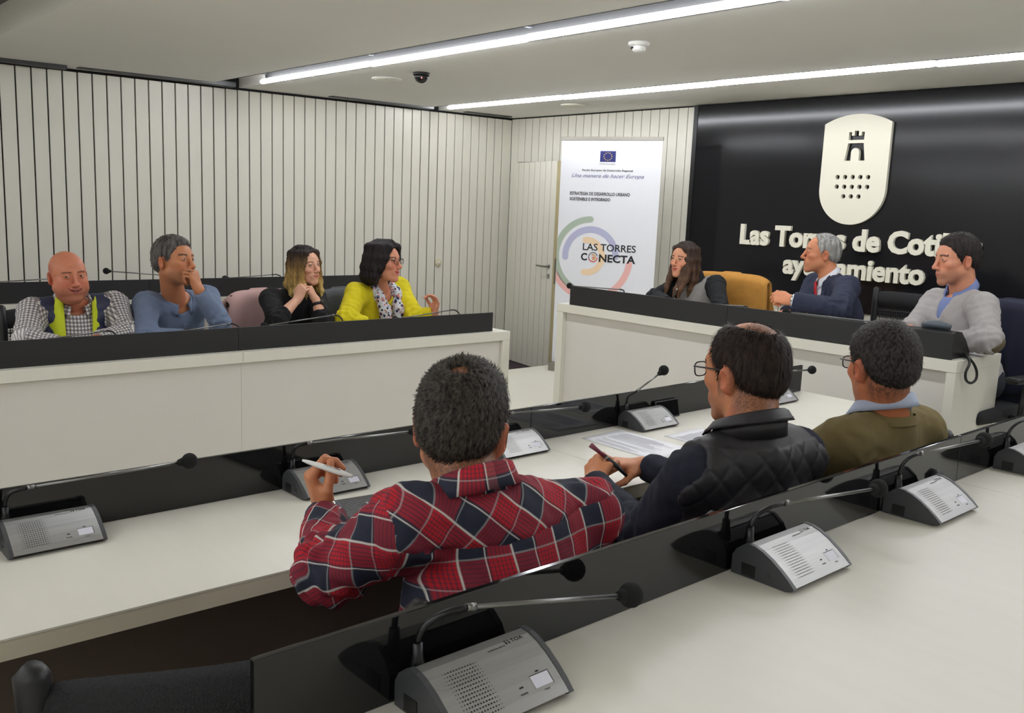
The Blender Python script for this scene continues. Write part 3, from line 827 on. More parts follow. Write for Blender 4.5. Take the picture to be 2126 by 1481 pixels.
def rbx(c, h, R=None, rd=.005):
    c, h = A3(c), A3(h)-rd; R = np.eye(3, dtype=np.float32) if R is None else np.array(R, np.float32)
    ext = (np.abs(R)*(h+rd)[None, :]).sum(1)
    def f(X, Y, Z):
        x, y, z = X-c[0], Y-c[1], Z-c[2]; o = 0; ins = None
        for i in range(3):
            q = np.abs(x*R[0, i]+y*R[1, i]+z*R[2, i])-h[i]
            o = o+np.maximum(q, 0)**2; ins = q if ins is None else np.maximum(ins, q)
        return np.sqrt(o)+np.minimum(ins, 0)-rd
    return Prim(f, c-ext, c+ext)
def half(p, n):
    """everything on the side the normal points to"""
    p, n = A3(p), A3(nrmz(n))
    return Prim(lambda X, Y, Z: -((X-p[0])*n[0]+(Y-p[1])*n[1]+(Z-p[2])*n[2]), A3((-99,)*3), A3((99,)*3))
def fnp(f, lo=(-99,)*3, hi=(99,)*3): return Prim(f, A3(lo), A3(hi))
class Sdf:
    def __init__(s): s.ops = []
    def u(s, p, k=.0): s.ops.append(('u', p, k)); return s
    def s(s, p, k=.0): s.ops.append(('s', p, k)); return s
    def i(s, p, k=.0): s.ops.append(('i', p, k)); return s
    def bounds(s):
        lo = np.min([p.lo for o, p, k in s.ops if o == 'u'], 0); hi = np.max([p.hi for o, p, k in s.ops if o == 'u'], 0)
        return lo, hi
    def mesh(s, vox, lo=None, hi=None):
        l, h = s.bounds()
        pad = .018+2*vox; lo, hi = l-pad, h+pad
        n = np.maximum(np.ceil((hi-lo)/vox).astype(int)+1, 2)
        ax = [(lo[i]+vox*np.arange(n[i])).astype(np.float32) for i in range(3)]
        D = np.full(n, .05, np.float32)
        for op, p, k in s.ops:
            m = k+3*vox
            a = np.maximum(np.floor((p.lo-m-lo)/vox), 0).astype(int); b = np.minimum(np.ceil((p.hi+m-lo)/vox)+1, n).astype(int)
            if (b <= a).any(): continue
            sl = tuple(slice(a[i], b[i]) for i in range(3))
            g = np.ix_(*[ax[i][a[i]:b[i]] for i in range(3)])
            d = p.f(*g); c = D[sl]
            if op == 'u':
                r = np.minimum(c, d)
                if k > 0: hh = np.maximum(k-np.abs(c-d), 0); r = r-hh*hh/(4*k)
            elif op == 's':
                r = np.maximum(c, -d)
                if k > 0: hh = np.maximum(k-np.abs(c+d), 0); r = r+hh*hh/(4*k)
            else:
                r = np.maximum(c, d)
                if k > 0: hh = np.maximum(k-np.abs(c-d), 0); r = r+hh*hh/(4*k)
            D[sl] = r
        return surface_nets(D, lo, vox)
def surface_nets(D, lo, vox):
    S = D < 0
    n = D.shape
    c = np.zeros([k-1 for k in n], np.int8)
    for dx in (0, 1):
        for dy in (0, 1):
            for dz in (0, 1):
                c += S[dx:n[0]-1+dx, dy:n[1]-1+dy, dz:n[2]-1+dz]
    cells = np.argwhere((c > 0) & (c < 8))
    if len(cells) == 0: return np.zeros((0, 3)), np.zeros((0, 4), int)
    idx = np.full(c.shape, -1, np.int32); idx[tuple(cells.T)] = np.arange(len(cells))
    acc = np.zeros((len(cells), 3)); cnt = np.zeros(len(cells))
    corners = [(dx, dy, dz) for dx in (0, 1) for dy in (0, 1) for dz in (0, 1)]
    for a in range(8):
        for ax in range(3):
            if corners[a][ax]: continue
            A = np.array(corners[a]); B = A.copy(); B[ax] = 1
            da = D[tuple((cells+A).T)]; db = D[tuple((cells+B).T)]
            m = (da < 0) != (db < 0); t = np.where(m, da/(da-db+1e-20), 0)
            pt = A[None, :].repeat(len(cells), 0).astype(float); pt[:, ax] += t
            acc[m] += pt[m]; cnt[m] += 1
    V = lo + (cells+acc/cnt[:, None])*vox
    Q = []
    for ax in range(3):
        o1, o2 = [(1, 2), (2, 0), (0, 1)][ax]
        s0 = np.take(S, range(n[ax]-1), ax); s1 = np.take(S, range(1, n[ax]), ax)
        e = np.argwhere(s0 != s1)
        e = e[(e[:, o1] > 0) & (e[:, o2] > 0) & (e[:, o1] < n[o1]-1) & (e[:, o2] < n[o2]-1)]
        f = S[tuple(e.T)]
        d1 = np.zeros(3, int); d1[o1] = 1; d2 = np.zeros(3, int); d2[o2] = 1
        q = np.stack([idx[tuple((e-d1-d2).T)], idx[tuple((e-d2).T)], idx[tuple(e.T)], idx[tuple((e-d1).T)]], 1)
        q[~f] = q[~f][:, ::-1]
        Q.append(q)
    Q = np.concatenate(Q); Q = Q[(Q >= 0).all(1)]
    return V, Q
def vnormals(V, Q):
    n = np.cross(V[Q[:, 2]]-V[Q[:, 0]], V[Q[:, 3]]-V[Q[:, 1]]); N = np.zeros_like(V)
    for i in range(4): np.add.at(N, Q[:, i], n)
    return N/(np.linalg.norm(N, axis=1)[:, None]+1e-12)
def relax(V, Q, it=1, f=.5):
    for _ in range(it):
        A = np.zeros_like(V); c = np.zeros(len(V))
        for i in range(4):
            j = Q[:, (i+1) % 4]; np.add.at(A, Q[:, i], V[j]); np.add.at(c, Q[:, i], 1)
            np.add.at(A, j, V[Q[:, i]]); np.add.at(c, j, 1)
        V = V+f*(A/np.maximum(c, 1)[:, None]-V)
    return V
def merge(parts):
    Vs, Qs, n = [], [], 0
    for V, Q in parts: Vs.append(V); Qs.append(Q+n); n += len(V)
    return np.concatenate(Vs), np.concatenate(Qs)
def mesh_obj(name, V, Q, m, parent, col=None, puv=None, tri=False):
    me = bpy.data.meshes.new(name)
    base = np.zeros(3); p = parent
    if parent is not None:
        mt = Matrix.Identity(4)
        while p is not None: mt = Matrix.LocRotScale(p.location, p.rotation_euler, p.scale) @ mt; p = p.parent
        iv = np.array(mt.inverted()); Vl = V@iv[:3, :3].T+iv[:3, 3]
    else: Vl = V
    k = Q.shape[1]
    me.vertices.add(len(V)); me.vertices.foreach_set('co', Vl.astype('f').ravel())
    me.loops.add(Q.size); me.loops.foreach_set('vertex_index', Q.astype('i').ravel())
    me.polygons.add(len(Q)); me.polygons.foreach_set('loop_start', np.arange(0, Q.size, k, dtype='i'))
    me.polygons.foreach_set('use_smooth', np.ones(len(Q), bool))
    me.update(calc_edges=True)
    if col is not None:
        a = me.attributes.new('col', 'FLOAT_COLOR', 'POINT')
        c = np.ones((len(V), 4), 'f'); c[:, :3] = col; a.data.foreach_set('color', c.ravel())
    if puv is not None:
        a = me.attributes.new('puv', 'FLOAT_VECTOR', 'POINT'); a.data.foreach_set('vector', puv.astype('f').ravel())
    if m is not None: me.materials.append(m)
    o = bpy.data.objects.new(name, me); COL.objects.link(o)
    if parent is not None: o.parent = parent
    return o
_rs = np.random.RandomState(5)
_WD = [(nrmz(_rs.randn(3)), _rs.rand()*6.28) for _ in range(40)]
def wav(V, wl, k0=0, n=7):
    """soft pseudo-noise, about -1..1"""
    o = 0
    for j in range(n):
        d, p = _WD[(k0+j) % 40]; o = o+np.sin(V@d*(6.283/(wl*(.7+.12*j)))+p+1.3*np.sin(V@_WD[(k0+j+9) % 40][0]*(4.1/wl)))
    return o/n*1.6
class Fr:
    """a placed frame: columns right, forward, up; scale s, extra width w"""
    def __init__(s, o, R, sc=1., w=1.): s.o, s.R, s.s, s.w = np.array(o, float), np.array(R, float), sc, w
    def p(s, q): return s.o + s.R@(np.array(q, float)*s.s*np.array([s.w, 1, 1]))
    def e(s, c, r, rot=None):
        R = s.R if rot is None else s.R@rot
        return ell(s.p(c), np.array(r)*s.s*np.array([s.w, 1, 1]), R)
    def c(s, a, ra, b, rb): return rc(s.p(a), ra*s.s, s.p(b), rb*s.s)
    def inv(s, V): return ((V-s.o)@s.R)/s.s/np.array([s.w, 1, 1])
def rotz(a): c, s = math.cos(a), math.sin(a); return np.array([[c, -s, 0], [s, c, 0], [0, 0, 1.]])
def rotx(a): c, s = math.cos(a), math.sin(a); return np.array([[1, 0, 0], [0, c, -s], [0, s, c.real]])
def roty(a): c, s = math.cos(a), math.sin(a); return np.array([[c, 0, s], [0, 1, 0], [-s, 0, c]])
def head_frame(o, yaw, pitch=0, roll=0, sc=1., w=1.):
    """yaw: world direction of the face in degrees; pitch up positive; roll towards the person's right positive"""
    y, p, r = map(math.radians, (yaw-90, pitch, roll))
    return Fr(o, rotz(y)@rotx(p)@roty(r), sc, w)

def head_ops(S, H, o):
    fem = o.get('fem', False); jw = .92 if fem else o.get('jaw', 1.)
    S.u(H.e((0, -.014, .038), (.0755, .094, .084)), 0)
    S.u(H.e((0, .026, -.020), (.0615*jw, .064, .083)), .03)
    S.u(H.e((0, .036, .04), (.058, .052, .05)), .03)
    for s in (-1, 1):
        S.u(H.c((s*.047*jw, .004, -.052), .022, (s*.014, .070, -.098), .017), .022)
        S.u(H.e((s*.043, .056, -.014), (.024, .026, .021)), .018)
        if o.get('fat'): S.u(H.e((s*.042, .045, -.055), (.032, .038, .034)), .03)
    S.u(H.e((0, .030, -.050), (.051*jw, .054, .058)), .025)
    S.u(H.e((0, .078, -.100), (.020, .018, .017)), .018)
    if o.get('fat'): S.u(H.e((0, .03, -.105), (.05, .045, .03)), .03)
    S.u(H.c((-.036, .079, .032), .009 if not fem else .006, (.036, .079, .032), .009 if not fem else .006), .018)
    # eyes: sockets, lids, slits
    for s in (-1, 1):
        S.s(H.e((s*.0325, .104, .014), (.018, .0145, .0115)), .012)
        S.u(H.e((s*.0325, .0790, .012), (.0150, .0145, .0140)), .004)
        op = o.get('eye', 1.)
        if op > 0: S.s(H.e((s*.0325, .0955, .0115), (.0132, .012, .0054*op)), .002)
    S.u(H.c((0, .091, .022), .0075, (0, .113, -.022), .0100), .010)
    S.u(H.e((0, .1155, -.027), (.0115, .0115, .0105)), .006)
    for s in (-1, 1): S.u(H.e((s*.0115, .104, -.0315), (.0085, .010, .0075)), .006)
    S.u(H.e((0, .082, -.060), (.034, .0175, .026)), .016)
    mo = o.get('mouth', 0.); sm = o.get('smile', 0.)
    mw = .0235*(1+.22*sm)
    zc = lambda t: -.0612+.0115*sm*t*t-.0015*mo      # mouth line along t = |x|/mw
    yc = lambda t: .0985-11.*(t*mw)**2*(1-.1*sm)
    ts = (0, .35, .7, 1.)
    for s in (-1, 1):
        for t0, t1 in zip(ts, ts[1:]):
            for sg, r0, op_ in ((1, .0036, .0034+.0030*mo), (-1, .0044, .0040+.0044*mo)):
                P_ = lambda t: (s*t*mw, yc(t)-(.001 if sg < 0 else 0), zc(t)+sg*op_*(1-t*t))
                S.u(H.c(P_(t0), r0*(1-.35*t0), P_(t1), r0*(1-.35*t1)), .003)
        if sm > 0: S.u(H.e((s*.038, .070, -.026), (.018, .015, .014*sm)), .014)
    if mo > 0:
        for s in (-1, 1):
            for t0, t1 in zip(ts, ts[1:]):
                S.s(H.c((s*t0*mw, yc(t0)+.0005, zc(t0)), .0066*mo*(1-.6*t0), (s*t1*mw, yc(t1)+.0005, zc(t1)), .0066*mo*(1-.6*t1)), .001)
    for s in (-1, 1):
        rt = rotz(s*-.45)@roty(s*.12)
        S.u(H.e((s*.0790, -.014, -.008), (.0090, .0200, .0325), rt), .008)
        S.s(H.e((s*.0885, -.008, -.006), (.0065, .0110, .0190), rt), .004)
def face_color(V, H, base, o):
    """skin tones with the place's own colours: lips, brows, stubble, redness"""
    q = H.inv(V); x, y, z = q[:, 0], q[:, 1], q[:, 2]; ax = np.abs(x)
    c = np.tile(np.array(lin(base)), (len(V), 1))
    g = lambda d, w: np.exp(-np.clip(d/w, 0, 9)**2)
    def mixin(m, col):
        m = np.clip(m, 0, 1)[:, None]; c[:] = c*(1-m)+np.array(lin(col))*m
    front = y > .03
    red = .62*o.get('red', .25)
    mixin(red*g(np.hypot((ax-.042)/1.3, z+.025), .022)*front, (206, 104, 84))
    mixin(red*1.0*g(np.hypot(x, z+.028), .014)*(y > .09), (204, 110, 92))
    mixin(red*1.3*(ax > .072)*(np.abs(y+.014) < .03), (200, 96, 74))
    if o.get('stubble'):
        s_ = np.clip((-.038-z)/.02, 0, 1)*np.clip((y-.0)/.03, 0, 1)*np.clip((.115+z)/.01+1, 0, 1)
        mo_ = g(np.hypot(x/1.6, z+.047), .012)*(y > .08)
        mixin(.8*o['stubble']*np.maximum(s_, mo_), (86, 66, 56))
    if o.get('buzz'):
        zmin = np.interp(y, [-.11, -.05, -.01, .02, .05], [-.05, -.05, -.02, .03, .2])
        mixin(o['buzz']*np.clip((z-zmin)/.012, 0, 1)*np.clip((.085-z)/.05, 0, 1), (120, 96, 84))
    if o.get('nape'):
        zz = np.clip((z+.115)/.05, 0, 1)*(y < -.015)*np.clip((-.015-y)/.02, 0, 1)+.9*(np.abs(y-.012) < .014)*(ax > .055)*np.clip((z+.055)/.02, 0, 1)*(z < .03)
        mixin(o['nape']*zz*np.clip(.8+.5*wav(V, .006, 4), 0, 1), (56, 44, 38))
    sm = o.get('smile', 0.); mo = o.get('mouth', 0.); mw = .0240*(1+.22*sm)
    lipz = -.0612+.0115*sm*(ax/mw)**2-.0015*mo
    lips = (ax < mw+.002)*(np.abs(z-lipz) < .0016+(.0072+.0060*mo)*(1-np.clip(ax/mw, 0, 1)**2))*(y > .080)
    mixin(.65*lips*(1 if not o.get('fem') else 1.2), o.get('lip', (176, 92, 84)))
    mixin(.75*(ax < mw)*(np.abs(z-lipz) < .0010+.0066*mo*(1-ax/mw))*(y > .070)*(y < ((.0955-9*ax*ax) if mo > 0 else 9))*(1 if mo > 0 else .7), (92, 40, 36))
    bz = .0335-.22*np.clip(ax-.036, 0, 1)-.16*np.clip(.030-ax, 0, 1)
    brow = (ax > .014)*(ax < .052)*(np.abs(z-bz) < .0034*o.get('browt', 1.))*(y > .05)
    mixin(brow*.85, o.get('brow', (50, 40, 36)))
    if o.get('fem') or o.get('lash', 0):
        e = np.abs(np.hypot((ax-.0325)/1.5, (z-.0125)/.75)-.0078)
        mixin(.8*(e < .0022)*(y > .07)*(z > .010), (46, 34, 32))
    return c

FING = [((.029, .086), (.043, .026, .021), 1.0), ((.0095, .091), (.047, .029, .022), 1.02), ((-.0105, .087), (.043, .027, .021), .97), ((-.0285, .077), (.033, .021, .018), .84)]
POSES = {
 'relax': dict(f=[(22, 28, 18), (26, 32, 20), (30, 34, 22), (34, 36, 22)], t=[(.55, .75, -.35), (.25, .92, -.3)]),
 'flat': dict(f=[(6, 10, 6)]*4, t=[(.72, .66, -.2), (.5, .85, -.15)]),
 'fist': dict(f=[(72, 92, 55), (78, 95, 58), (80, 95, 58), (82, 95, 55)], t=[(.30, .72, -.62), (-.55, .45, -.7)]),
 'loose_fist': dict(f=[(52, 70, 40), (60, 78, 44), (66, 80, 46), (70, 82, 46)], t=[(.35, .75, -.56), (-.15, .82, -.55)]),
 'pinch': dict(f=[(48, 48, 26), (55, 46, 24), (40, 36, 20), (26, 26, 16)], t=[(.25, .80, -.62), (.0, .86, -.52)]),
 'pen': dict(f=[(45, 58, 32), (55, 66, 38), (62, 70, 40), (66, 72, 40)], t=[(.18, .80, -.60), (-.05, .90, -.42)]),
 'clasp': dict(f=[(62, 62, 36)]*4, t=[(.2, .85, -.5), (-.3, .8, -.5)]),
 'open_c': dict(f=[(36, 42, 26), (42, 46, 28), (48, 48, 28), (52, 48, 28)], t=[(.42, .70, -.58), (.15, .9, -.42)]),
 'penfist': dict(f=[(54, 66, 38), (64, 76, 44), (72, 80, 46), (76, 82, 48)], t=[(.10, .84, -.52), (-.08, .90, -.40)]),
 'point': dict(f=[(30, 30, 18), (62, 80, 45), (70, 84, 46), (74, 84, 46)], t=[(.3, .8, -.5), (.0, .9, -.42)]),
}
def hand_frame(w, fdir, back, sc=1., left=True):
    y = nrmz(fdir); z = np.array(back, float); z = nrmz(z-y*(z@y)); x = np.cross(y, z)
    if not left: x = -x      # mirrored hand: thumb on the other side
    return Fr(w, np.stack([x, y, z], 1), sc)
def hand_ops(S, F, pose, k0=.014):
    P = POSES[pose] if isinstance(pose, str) else pose
    S.u(F.e((0, .0, 0), (.028, .03, .020)), k0)
    tips = {}
    for (kx, ky), L, rr in FING:
        S.u(F.c((kx*.45, .012, 0), .0145, (kx, ky, .001), .0112*rr), .012)
    S.u(F.e((.020, .036, -.010), (.017, .032, .013), rotz(-.5)), .010)
    S.u(F.e((-.020, .034, -.007), (.014, .030, .012)), .010)
    for fi, ((kx, ky), L, rr) in enumerate(FING):
        a = 0; p = np.array([kx, ky, .0]); sp = kx*2.0
        r = [.0094*rr, .0084*rr, .0076*rr, .0064*rr]
        S2k = .004
        for j in range(3):
            a += math.radians(P['f'][fi][j])
            d = np.array([sp*.35, math.cos(a), -math.sin(a)]); d /= np.linalg.norm(d)
            q = p+d*L[j]; S.u(F.c(p, r[j], q, r[j+1]), S2k if j == 0 else .0015); p = q
        tips[fi] = F.p(p)
    p = np.array([.018, .016, -.008]); q = np.array([.041, .048, -.016])
    S.u(F.c(p, .0145, q, .0118), .010)
    for j, d in enumerate(P['t']):
        d = nrmz(d); e = q+d*(.033, .026)[j]; S.u(F.c(q, (.0112, .0098)[j], e, (.0098, .0078)[j]), .002); q = e
    tips['t'] = F.p(q)
    return tips
def basis(N, hip, SL, SR):
    up = nrmz(np.array(N)-np.array(hip)); lat = np.array(SL)-np.array(SR); lat = nrmz(lat-up*(lat@up)); fw = np.cross(lat, up)*-1
    fw = np.cross(up, lat)*-1
    # right, forward, up (right = -left)
    right = -lat; fwd = np.cross(up, right)
    return np.stack([right, fwd, up], 1)
def torso_ops(S, P, g, k=.05, hips=True, wide=1., belly=1., shoulders=True):
    """g: thickness added to the body"""
    T = P['T']; N, hip = P['N'], P['hip']; SL, SR = P['SL'], P['SR']
    sw = np.linalg.norm(SL-SR)/2
    mid = (SL+SR)/2
    L = np.linalg.norm(mid-hip)
    U = T[:, 2]; F = T[:, 1]
    chest = mid-U*.13+F*.005; 
    S.u(ell(chest, ((sw*.88*wide)+g, .105*belly**.5*wide+g, .19), T), k)
    b = hip+(mid-hip)*.42+F*(.012+.05*(belly-1))
    S.u(ell(b, (.145*wide*belly+g, .112*wide*belly+g, .20), T), k)
    if hips: S.u(ell(hip+U*.03, (.168*wide+g, .128*wide+g, .13+g), T), k)
    if shoulders:
        nb_ = N-U*.045
        for s in (SL, SR):
            S.u(rc(nb_, .052*wide+g, s, .050+g), k*.8)
def arm_ops(S, P, side, g, wrist=1., k=.035, r=1.):
    s, e, w = P['S'+side], P['E'+side], P['W'+side]
    S.u(rc(s, .054*r+g, e, .043*r+g), k)
    we = e+(w-e)*wrist
    S.u(rc(e, .044*r+g, we, (.044+(.029-.044)*wrist)*r+g), .02)
def neck_ops(S, P, H, fem):
    a = H.p((0, -.025, -.045)); b = P['N']-P['T'][:, 2]*.02
    r = .047 if fem else .056*P.get('nk', 1.)
    S.u(rc(a, r, b, r+.008), .025)
def bone_uv(V, P, split=False):
    """pattern coordinates for torso / left arm / right arm and the region each vertex belongs to"""
    T = P['T']; q = (V-P['N'])@T
    sw = np.linalg.norm(P['SL']-P['SR'])/2
    uvs = [np.stack([q[:, 0], q[:, 2]], 1)]; reg = np.zeros(len(V), int)
    for k, (side, sg) in enumerate((('L', -1), ('R', 1))):
        s, e, w = P['S'+side], P['E'+side], P['W'+side]; uv = np.zeros((len(V), 2)); off = 0.; best = np.full(len(V), 9.); inn = np.zeros(len(V), bool)
        for i, (a, b) in enumerate(((s, e), (e, w))):
            ab = b-a; L = np.linalg.norm(ab); d = ab/L; t = (V-a)@d; tc = np.clip(t, 0, L); dist = np.linalg.norm(V-a-tc[:, None]*d, axis=1)
            if i == 0: x = T[:, 1]*P.get('seam', -1.); x = nrmz(x-d*(x@d))
            else: x = nrmz(x-d*(x@d))
            y = np.cross(d, x); ang = np.arctan2((V-a)@y, (V-a)@x); sel = dist < best-(.0008 if i else 0)
            uv[sel, 0] = (ang*.062)[sel]; uv[sel, 1] = -(off+(np.minimum(t, L) if i == 0 else np.maximum(t, 0)))[sel]; best = np.where(sel, dist, best); off += L
            inn |= (sg*q[:, 0] > sw*.93) & (t > -.02 if i == 0 else t > 0) & (dist < .12)
            if i == 1: inn |= (t > .02) & (dist < .075)
        uvs.append(uv); reg[inn] = k+1
    return [uvs, reg]
def split_regions(V, Q, uvs, reg):
    """duplicate vertices along seams so that the pattern is cut there cleanly"""
    rq = np.sort(reg[Q], 1)[:, 2]; key = Q*8+rq[:, None]; uniq, inv = np.unique(key.ravel(), return_inverse=True)
    vi = uniq//8; r_ = uniq % 8; U = np.zeros((len(vi), 3))
    for k in range(len(uvs)): m = r_ == k; U[m, :2] = uvs[k][vi[m]]
    U[:, 2] = r_
    return V[vi], inv.reshape(Q.shape), U
def cloth_folds(V, N, P, amp=.003, seed=0, arms=True):
    d = amp*.8*wav(V*np.array([1, 1, .7]), .11, seed)+amp*.5*wav(V, .05, seed+5)
    if arms:
        for side in 'LR':
            s, e, w = P['S'+side], P['E'+side], P['W'+side]
            for a, b, c, am in ((s, e, e, 1.6), (e, w, e, 1.3), (s, e, s, .8)):
                ab = nrmz(b-a); t = (V-c)@ab; r = np.linalg.norm(V-c, axis=1)
                d = d+amp*am*np.exp(-(r/.085)**2)*np.sin(t*150+2.2*wav(V, .09, seed+11)+seed)
    return V+N*d[:, None]

# woven / printed cloth materials driven by the puv attribute
class NG:
    def __init__(s, m): s.m = m; s.nt = m.node_tree; s.N = s.nt.nodes.new; s.L = s.nt.links.new; s.b = s.nt.nodes['Principled BSDF']
    def math(s, op, a, b=None, c=None):
        n = s.N('ShaderNodeMath'); n.operation = op
        for i, v in enumerate((a, b, c)):
            if v is None: continue
            if isinstance(v, (int, float)): n.inputs[i].default_value = v
            else: s.L(v, n.inputs[i])
        return n.outputs[0]
    def attr(s, name='puv'):
        a = s.N('ShaderNodeAttribute'); a.attribute_name = name
        x = s.N('ShaderNodeSeparateXYZ'); s.L(a.outputs['Vector'], x.inputs[0]); s.vec = a.outputs['Vector']; return x.outputs
    def mix(s, f, a, b, bt='MIX'):
        n = s.N('ShaderNodeMix'); n.data_type = 'RGBA'; n.blend_type = bt
        for i, v in ((0, f), (6, a), (7, b)):
            if isinstance(v, tuple): n.inputs[i].default_value = v+(1,) if len(v) == 3 else v
            elif isinstance(v, (int, float)): n.inputs[i].default_value = v
            else: s.L(v, n.inputs[i])
        return n.outputs[2]
    def band(s, x, per, lo, hi, soft=.012):
        f = s.math('FRACT', s.math('DIVIDE', x, per)); c = (lo+hi)/2; h = (hi-lo)/2
        d = s.math('ABSOLUTE', s.math('SUBTRACT', f, c))
        m = s.N('ShaderNodeMapRange'); m.clamp = True
        m.inputs[1].default_value = h+soft; m.inputs[2].default_value = h-soft; m.inputs[3].default_value = 0; m.inputs[4].default_value = 1
        s.L(d, m.inputs[0]); return m.outputs[0]
def fabric_bump(g, scale=700, st=.25):
    n = g.N('ShaderNodeTexNoise'); n.inputs['Scale'].default_value = scale; t = g.N('ShaderNodeTexCoord'); g.L(t.outputs['Object'], n.inputs['Vector'])
    bp = g.N('ShaderNodeBump'); bp.inputs['Strength'].default_value = st; bp.inputs['Distance'].default_value = .002
    g.L(n.outputs['Fac'], bp.inputs['Height']); g.L(bp.outputs['Normal'], g.b.inputs['Normal'])
def plaid_mat():
    m = mat('red_navy_plaid', (150, 20, 30), .85); g = NG(m); u, v, w = g.attr()
    red, navy = lin((190, 22, 38)), lin((34, 38, 56))
    per = .092
    def weave(x, off):
        x = g.math('ADD', x, off)
        r = g.band(x, per, .03, .50)
        fine = g.math('MULTIPLY', g.band(x, per/13, .3, .62, .08), r)
        return x, r, fine
    ux, ur, uf = weave(u, 5.0); vx, vr, vf = weave(v, 5.02)
    cu = g.mix(ur, navy, red); cv = g.mix(vr, navy, red)
    c = g.mix(.42, cu, cv)
    c = g.mix(g.math('MULTIPLY', g.math('MULTIPLY', uf, .6), 1), c, navy); c = g.mix(g.math('MULTIPLY', vf, .45), c, navy)
    wl = g.math('MAXIMUM', g.band(ux, per, .495, .53), g.band(ux, per, .975, 1.0))
    wv = g.math('MAXIMUM', g.band(vx, per, .495, .525), g.band(vx, per, .975, 1.0))
    c = g.mix(g.math('MULTIPLY', wv, .40), c, lin((205, 205, 205)))
    c = g.mix(g.math('MULTIPLY', wl, .85), c, lin((226, 220, 212)))
    g.L(c, g.b.inputs['Base Color']); fabric_bump(g); return m
def gingham_mat():
    m = mat('gingham_cloth', (220, 215, 210), .85); g = NG(m); u, v, w = g.attr()
    per = .0165
    a = g.band(g.math('ADD', u, 5.), per, .25, .75, .06); b = g.band(g.math('ADD', v, 5.), per, .25, .75, .06)
    c = g.mix(g.math('MULTIPLY', a, .62), lin((228, 224, 220)), lin((52, 44, 72))); c = g.mix(g.math('MULTIPLY', b, .62), c, lin((58, 42, 46)))
    g.L(c, g.b.inputs['Base Color']); fabric_bump(g); return m
def floral_mat():
    m = mat('floral_scarf', (205, 208, 214), .8); g = NG(m); t = g.N('ShaderNodeTexCoord')
    def vor(sc, off):
        mp = g.N('ShaderNodeMapping'); mp.inputs['Location'].default_value = (off, off*2, off*3); g.L(t.outputs['Object'], mp.inputs[0])
        n = g.N('ShaderNodeTexVoronoi'); n.inputs['Scale'].default_value = sc; g.L(mp.outputs[0], n.inputs['Vector']); return n
    c = lin((206, 210, 216))
    for sc, off, th, col in ((32, 0, .34, (44, 46, 86)), (44, 3, .30, (34, 32, 40)), (36, 7, .28, (214, 132, 140)), (50, 11, .25, (196, 120, 60)), (60, 5, .24, (150, 172, 196))):
        n = vor(sc, off); f = g.math('LESS_THAN', n.outputs['Distance'], th); c = g.mix(f, c, lin(col))
    g.L(c, g.b.inputs['Base Color']); return m
def hair_mat(name, a, b, rough=.5, sc=60, stretch=(1, 1, .12), attr=None):
    m = mat(name, a, max(rough, .6), spec=.22); g = NG(m); t = g.N('ShaderNodeTexCoord'); mp = g.N('ShaderNodeMapping'); mp.inputs['Scale'].default_value = stretch
    g.L(t.outputs['Object'], mp.inputs[0]); n = g.N('ShaderNodeTexNoise'); n.inputs['Scale'].default_value = sc; n.inputs['Detail'].default_value = 6; g.L(mp.outputs[0], n.inputs['Vector'])
    mr = g.N('ShaderNodeMapRange'); mr.inputs[1].default_value = .35; mr.inputs[2].default_value = .65; g.L(n.outputs['Fac'], mr.inputs[0])
    if attr:
        at_ = g.N('ShaderNodeAttribute'); at_.attribute_name = attr
        k = g.mix(1., at_.outputs['Color'], g.mix(mr.outputs[0], (.55, .55, .55), (1.35, 1.35, 1.35)), 'MULTIPLY')
    else: k = g.mix(mr.outputs[0], lin(a), lin(b))
    g.L(k, g.b.inputs['Base Color'])
    bp = g.N('ShaderNodeBump'); bp.inputs['Strength'].default_value = .5; bp.inputs['Distance'].default_value = .003
    g.L(n.outputs['Fac'], bp.inputs['Height']); g.L(bp.outputs['Normal'], g.b.inputs['Normal']); return m

M['skin'] = mat('skin', (205, 150, 120), .5, spec=.4, attr='col', noise=(55, .05))
M['eye'] = mat('eyeball', (230, 225, 220), .15, attr='col')
M['teeth'] = mat('teeth', (226, 220, 208), .3)
M['glass'] = mat('spectacle_frame', (20, 18, 20), .3)
def lens_mat():
    m = mat('spectacle_lens', (230, 235, 238), .05); g = NG(m)
    tr = g.N('ShaderNodeBsdfTransparent'); gl = g.N('ShaderNodeBsdfGlossy'); gl.inputs['Roughness'].default_value = .05
    mx = g.N('ShaderNodeMixShader'); mx.inputs[0].default_value = .10; g.L(tr.outputs[0], mx.inputs[1]); g.L(gl.outputs[0], mx.inputs[2])
    g.L(mx.outputs[0], m.node_tree.nodes['Material Output'].inputs[0]); return m
M['lens'] = lens_mat()
def eyeball(root, H, s, gaze=(0, 0)):
    c = H.p((s*.0325, .0795, .012)); r = .0127*H.s
    bm = ball((0, 0, 0), 1, 16); V = np.array([v.co[:] for v in bm.verts]); me = bpy.data.meshes.new('eye'); bm.to_mesh(me); bm.free()
    g = nrmz(np.array([gaze[0], 1, gaze[1]])); d = V@g
    col = np.tile(np.array(lin((214, 206, 200))), (len(V), 1)); col[d > .84] = lin((70, 48, 36)); col[d > .955] = lin((12, 10, 10))
    W = c+(V*r)@H.R.T
    q = np.array([list(p.vertices) for p in me.polygons if len(p.vertices) == 4]); t = [list(p.vertices)+[p.vertices[2]] for p in me.polygons if len(p.vertices) == 3]
    tri = [list(p.vertices) for p in me.polygons if len(p.vertices) == 3]; bpy.data.meshes.remove(me)
    T = np.concatenate([q[:, [0, 1, 2]], q[:, [0, 2, 3]], np.array(tri)])
    return mesh_obj('eye', W, T, M['eye'], root, col=col)
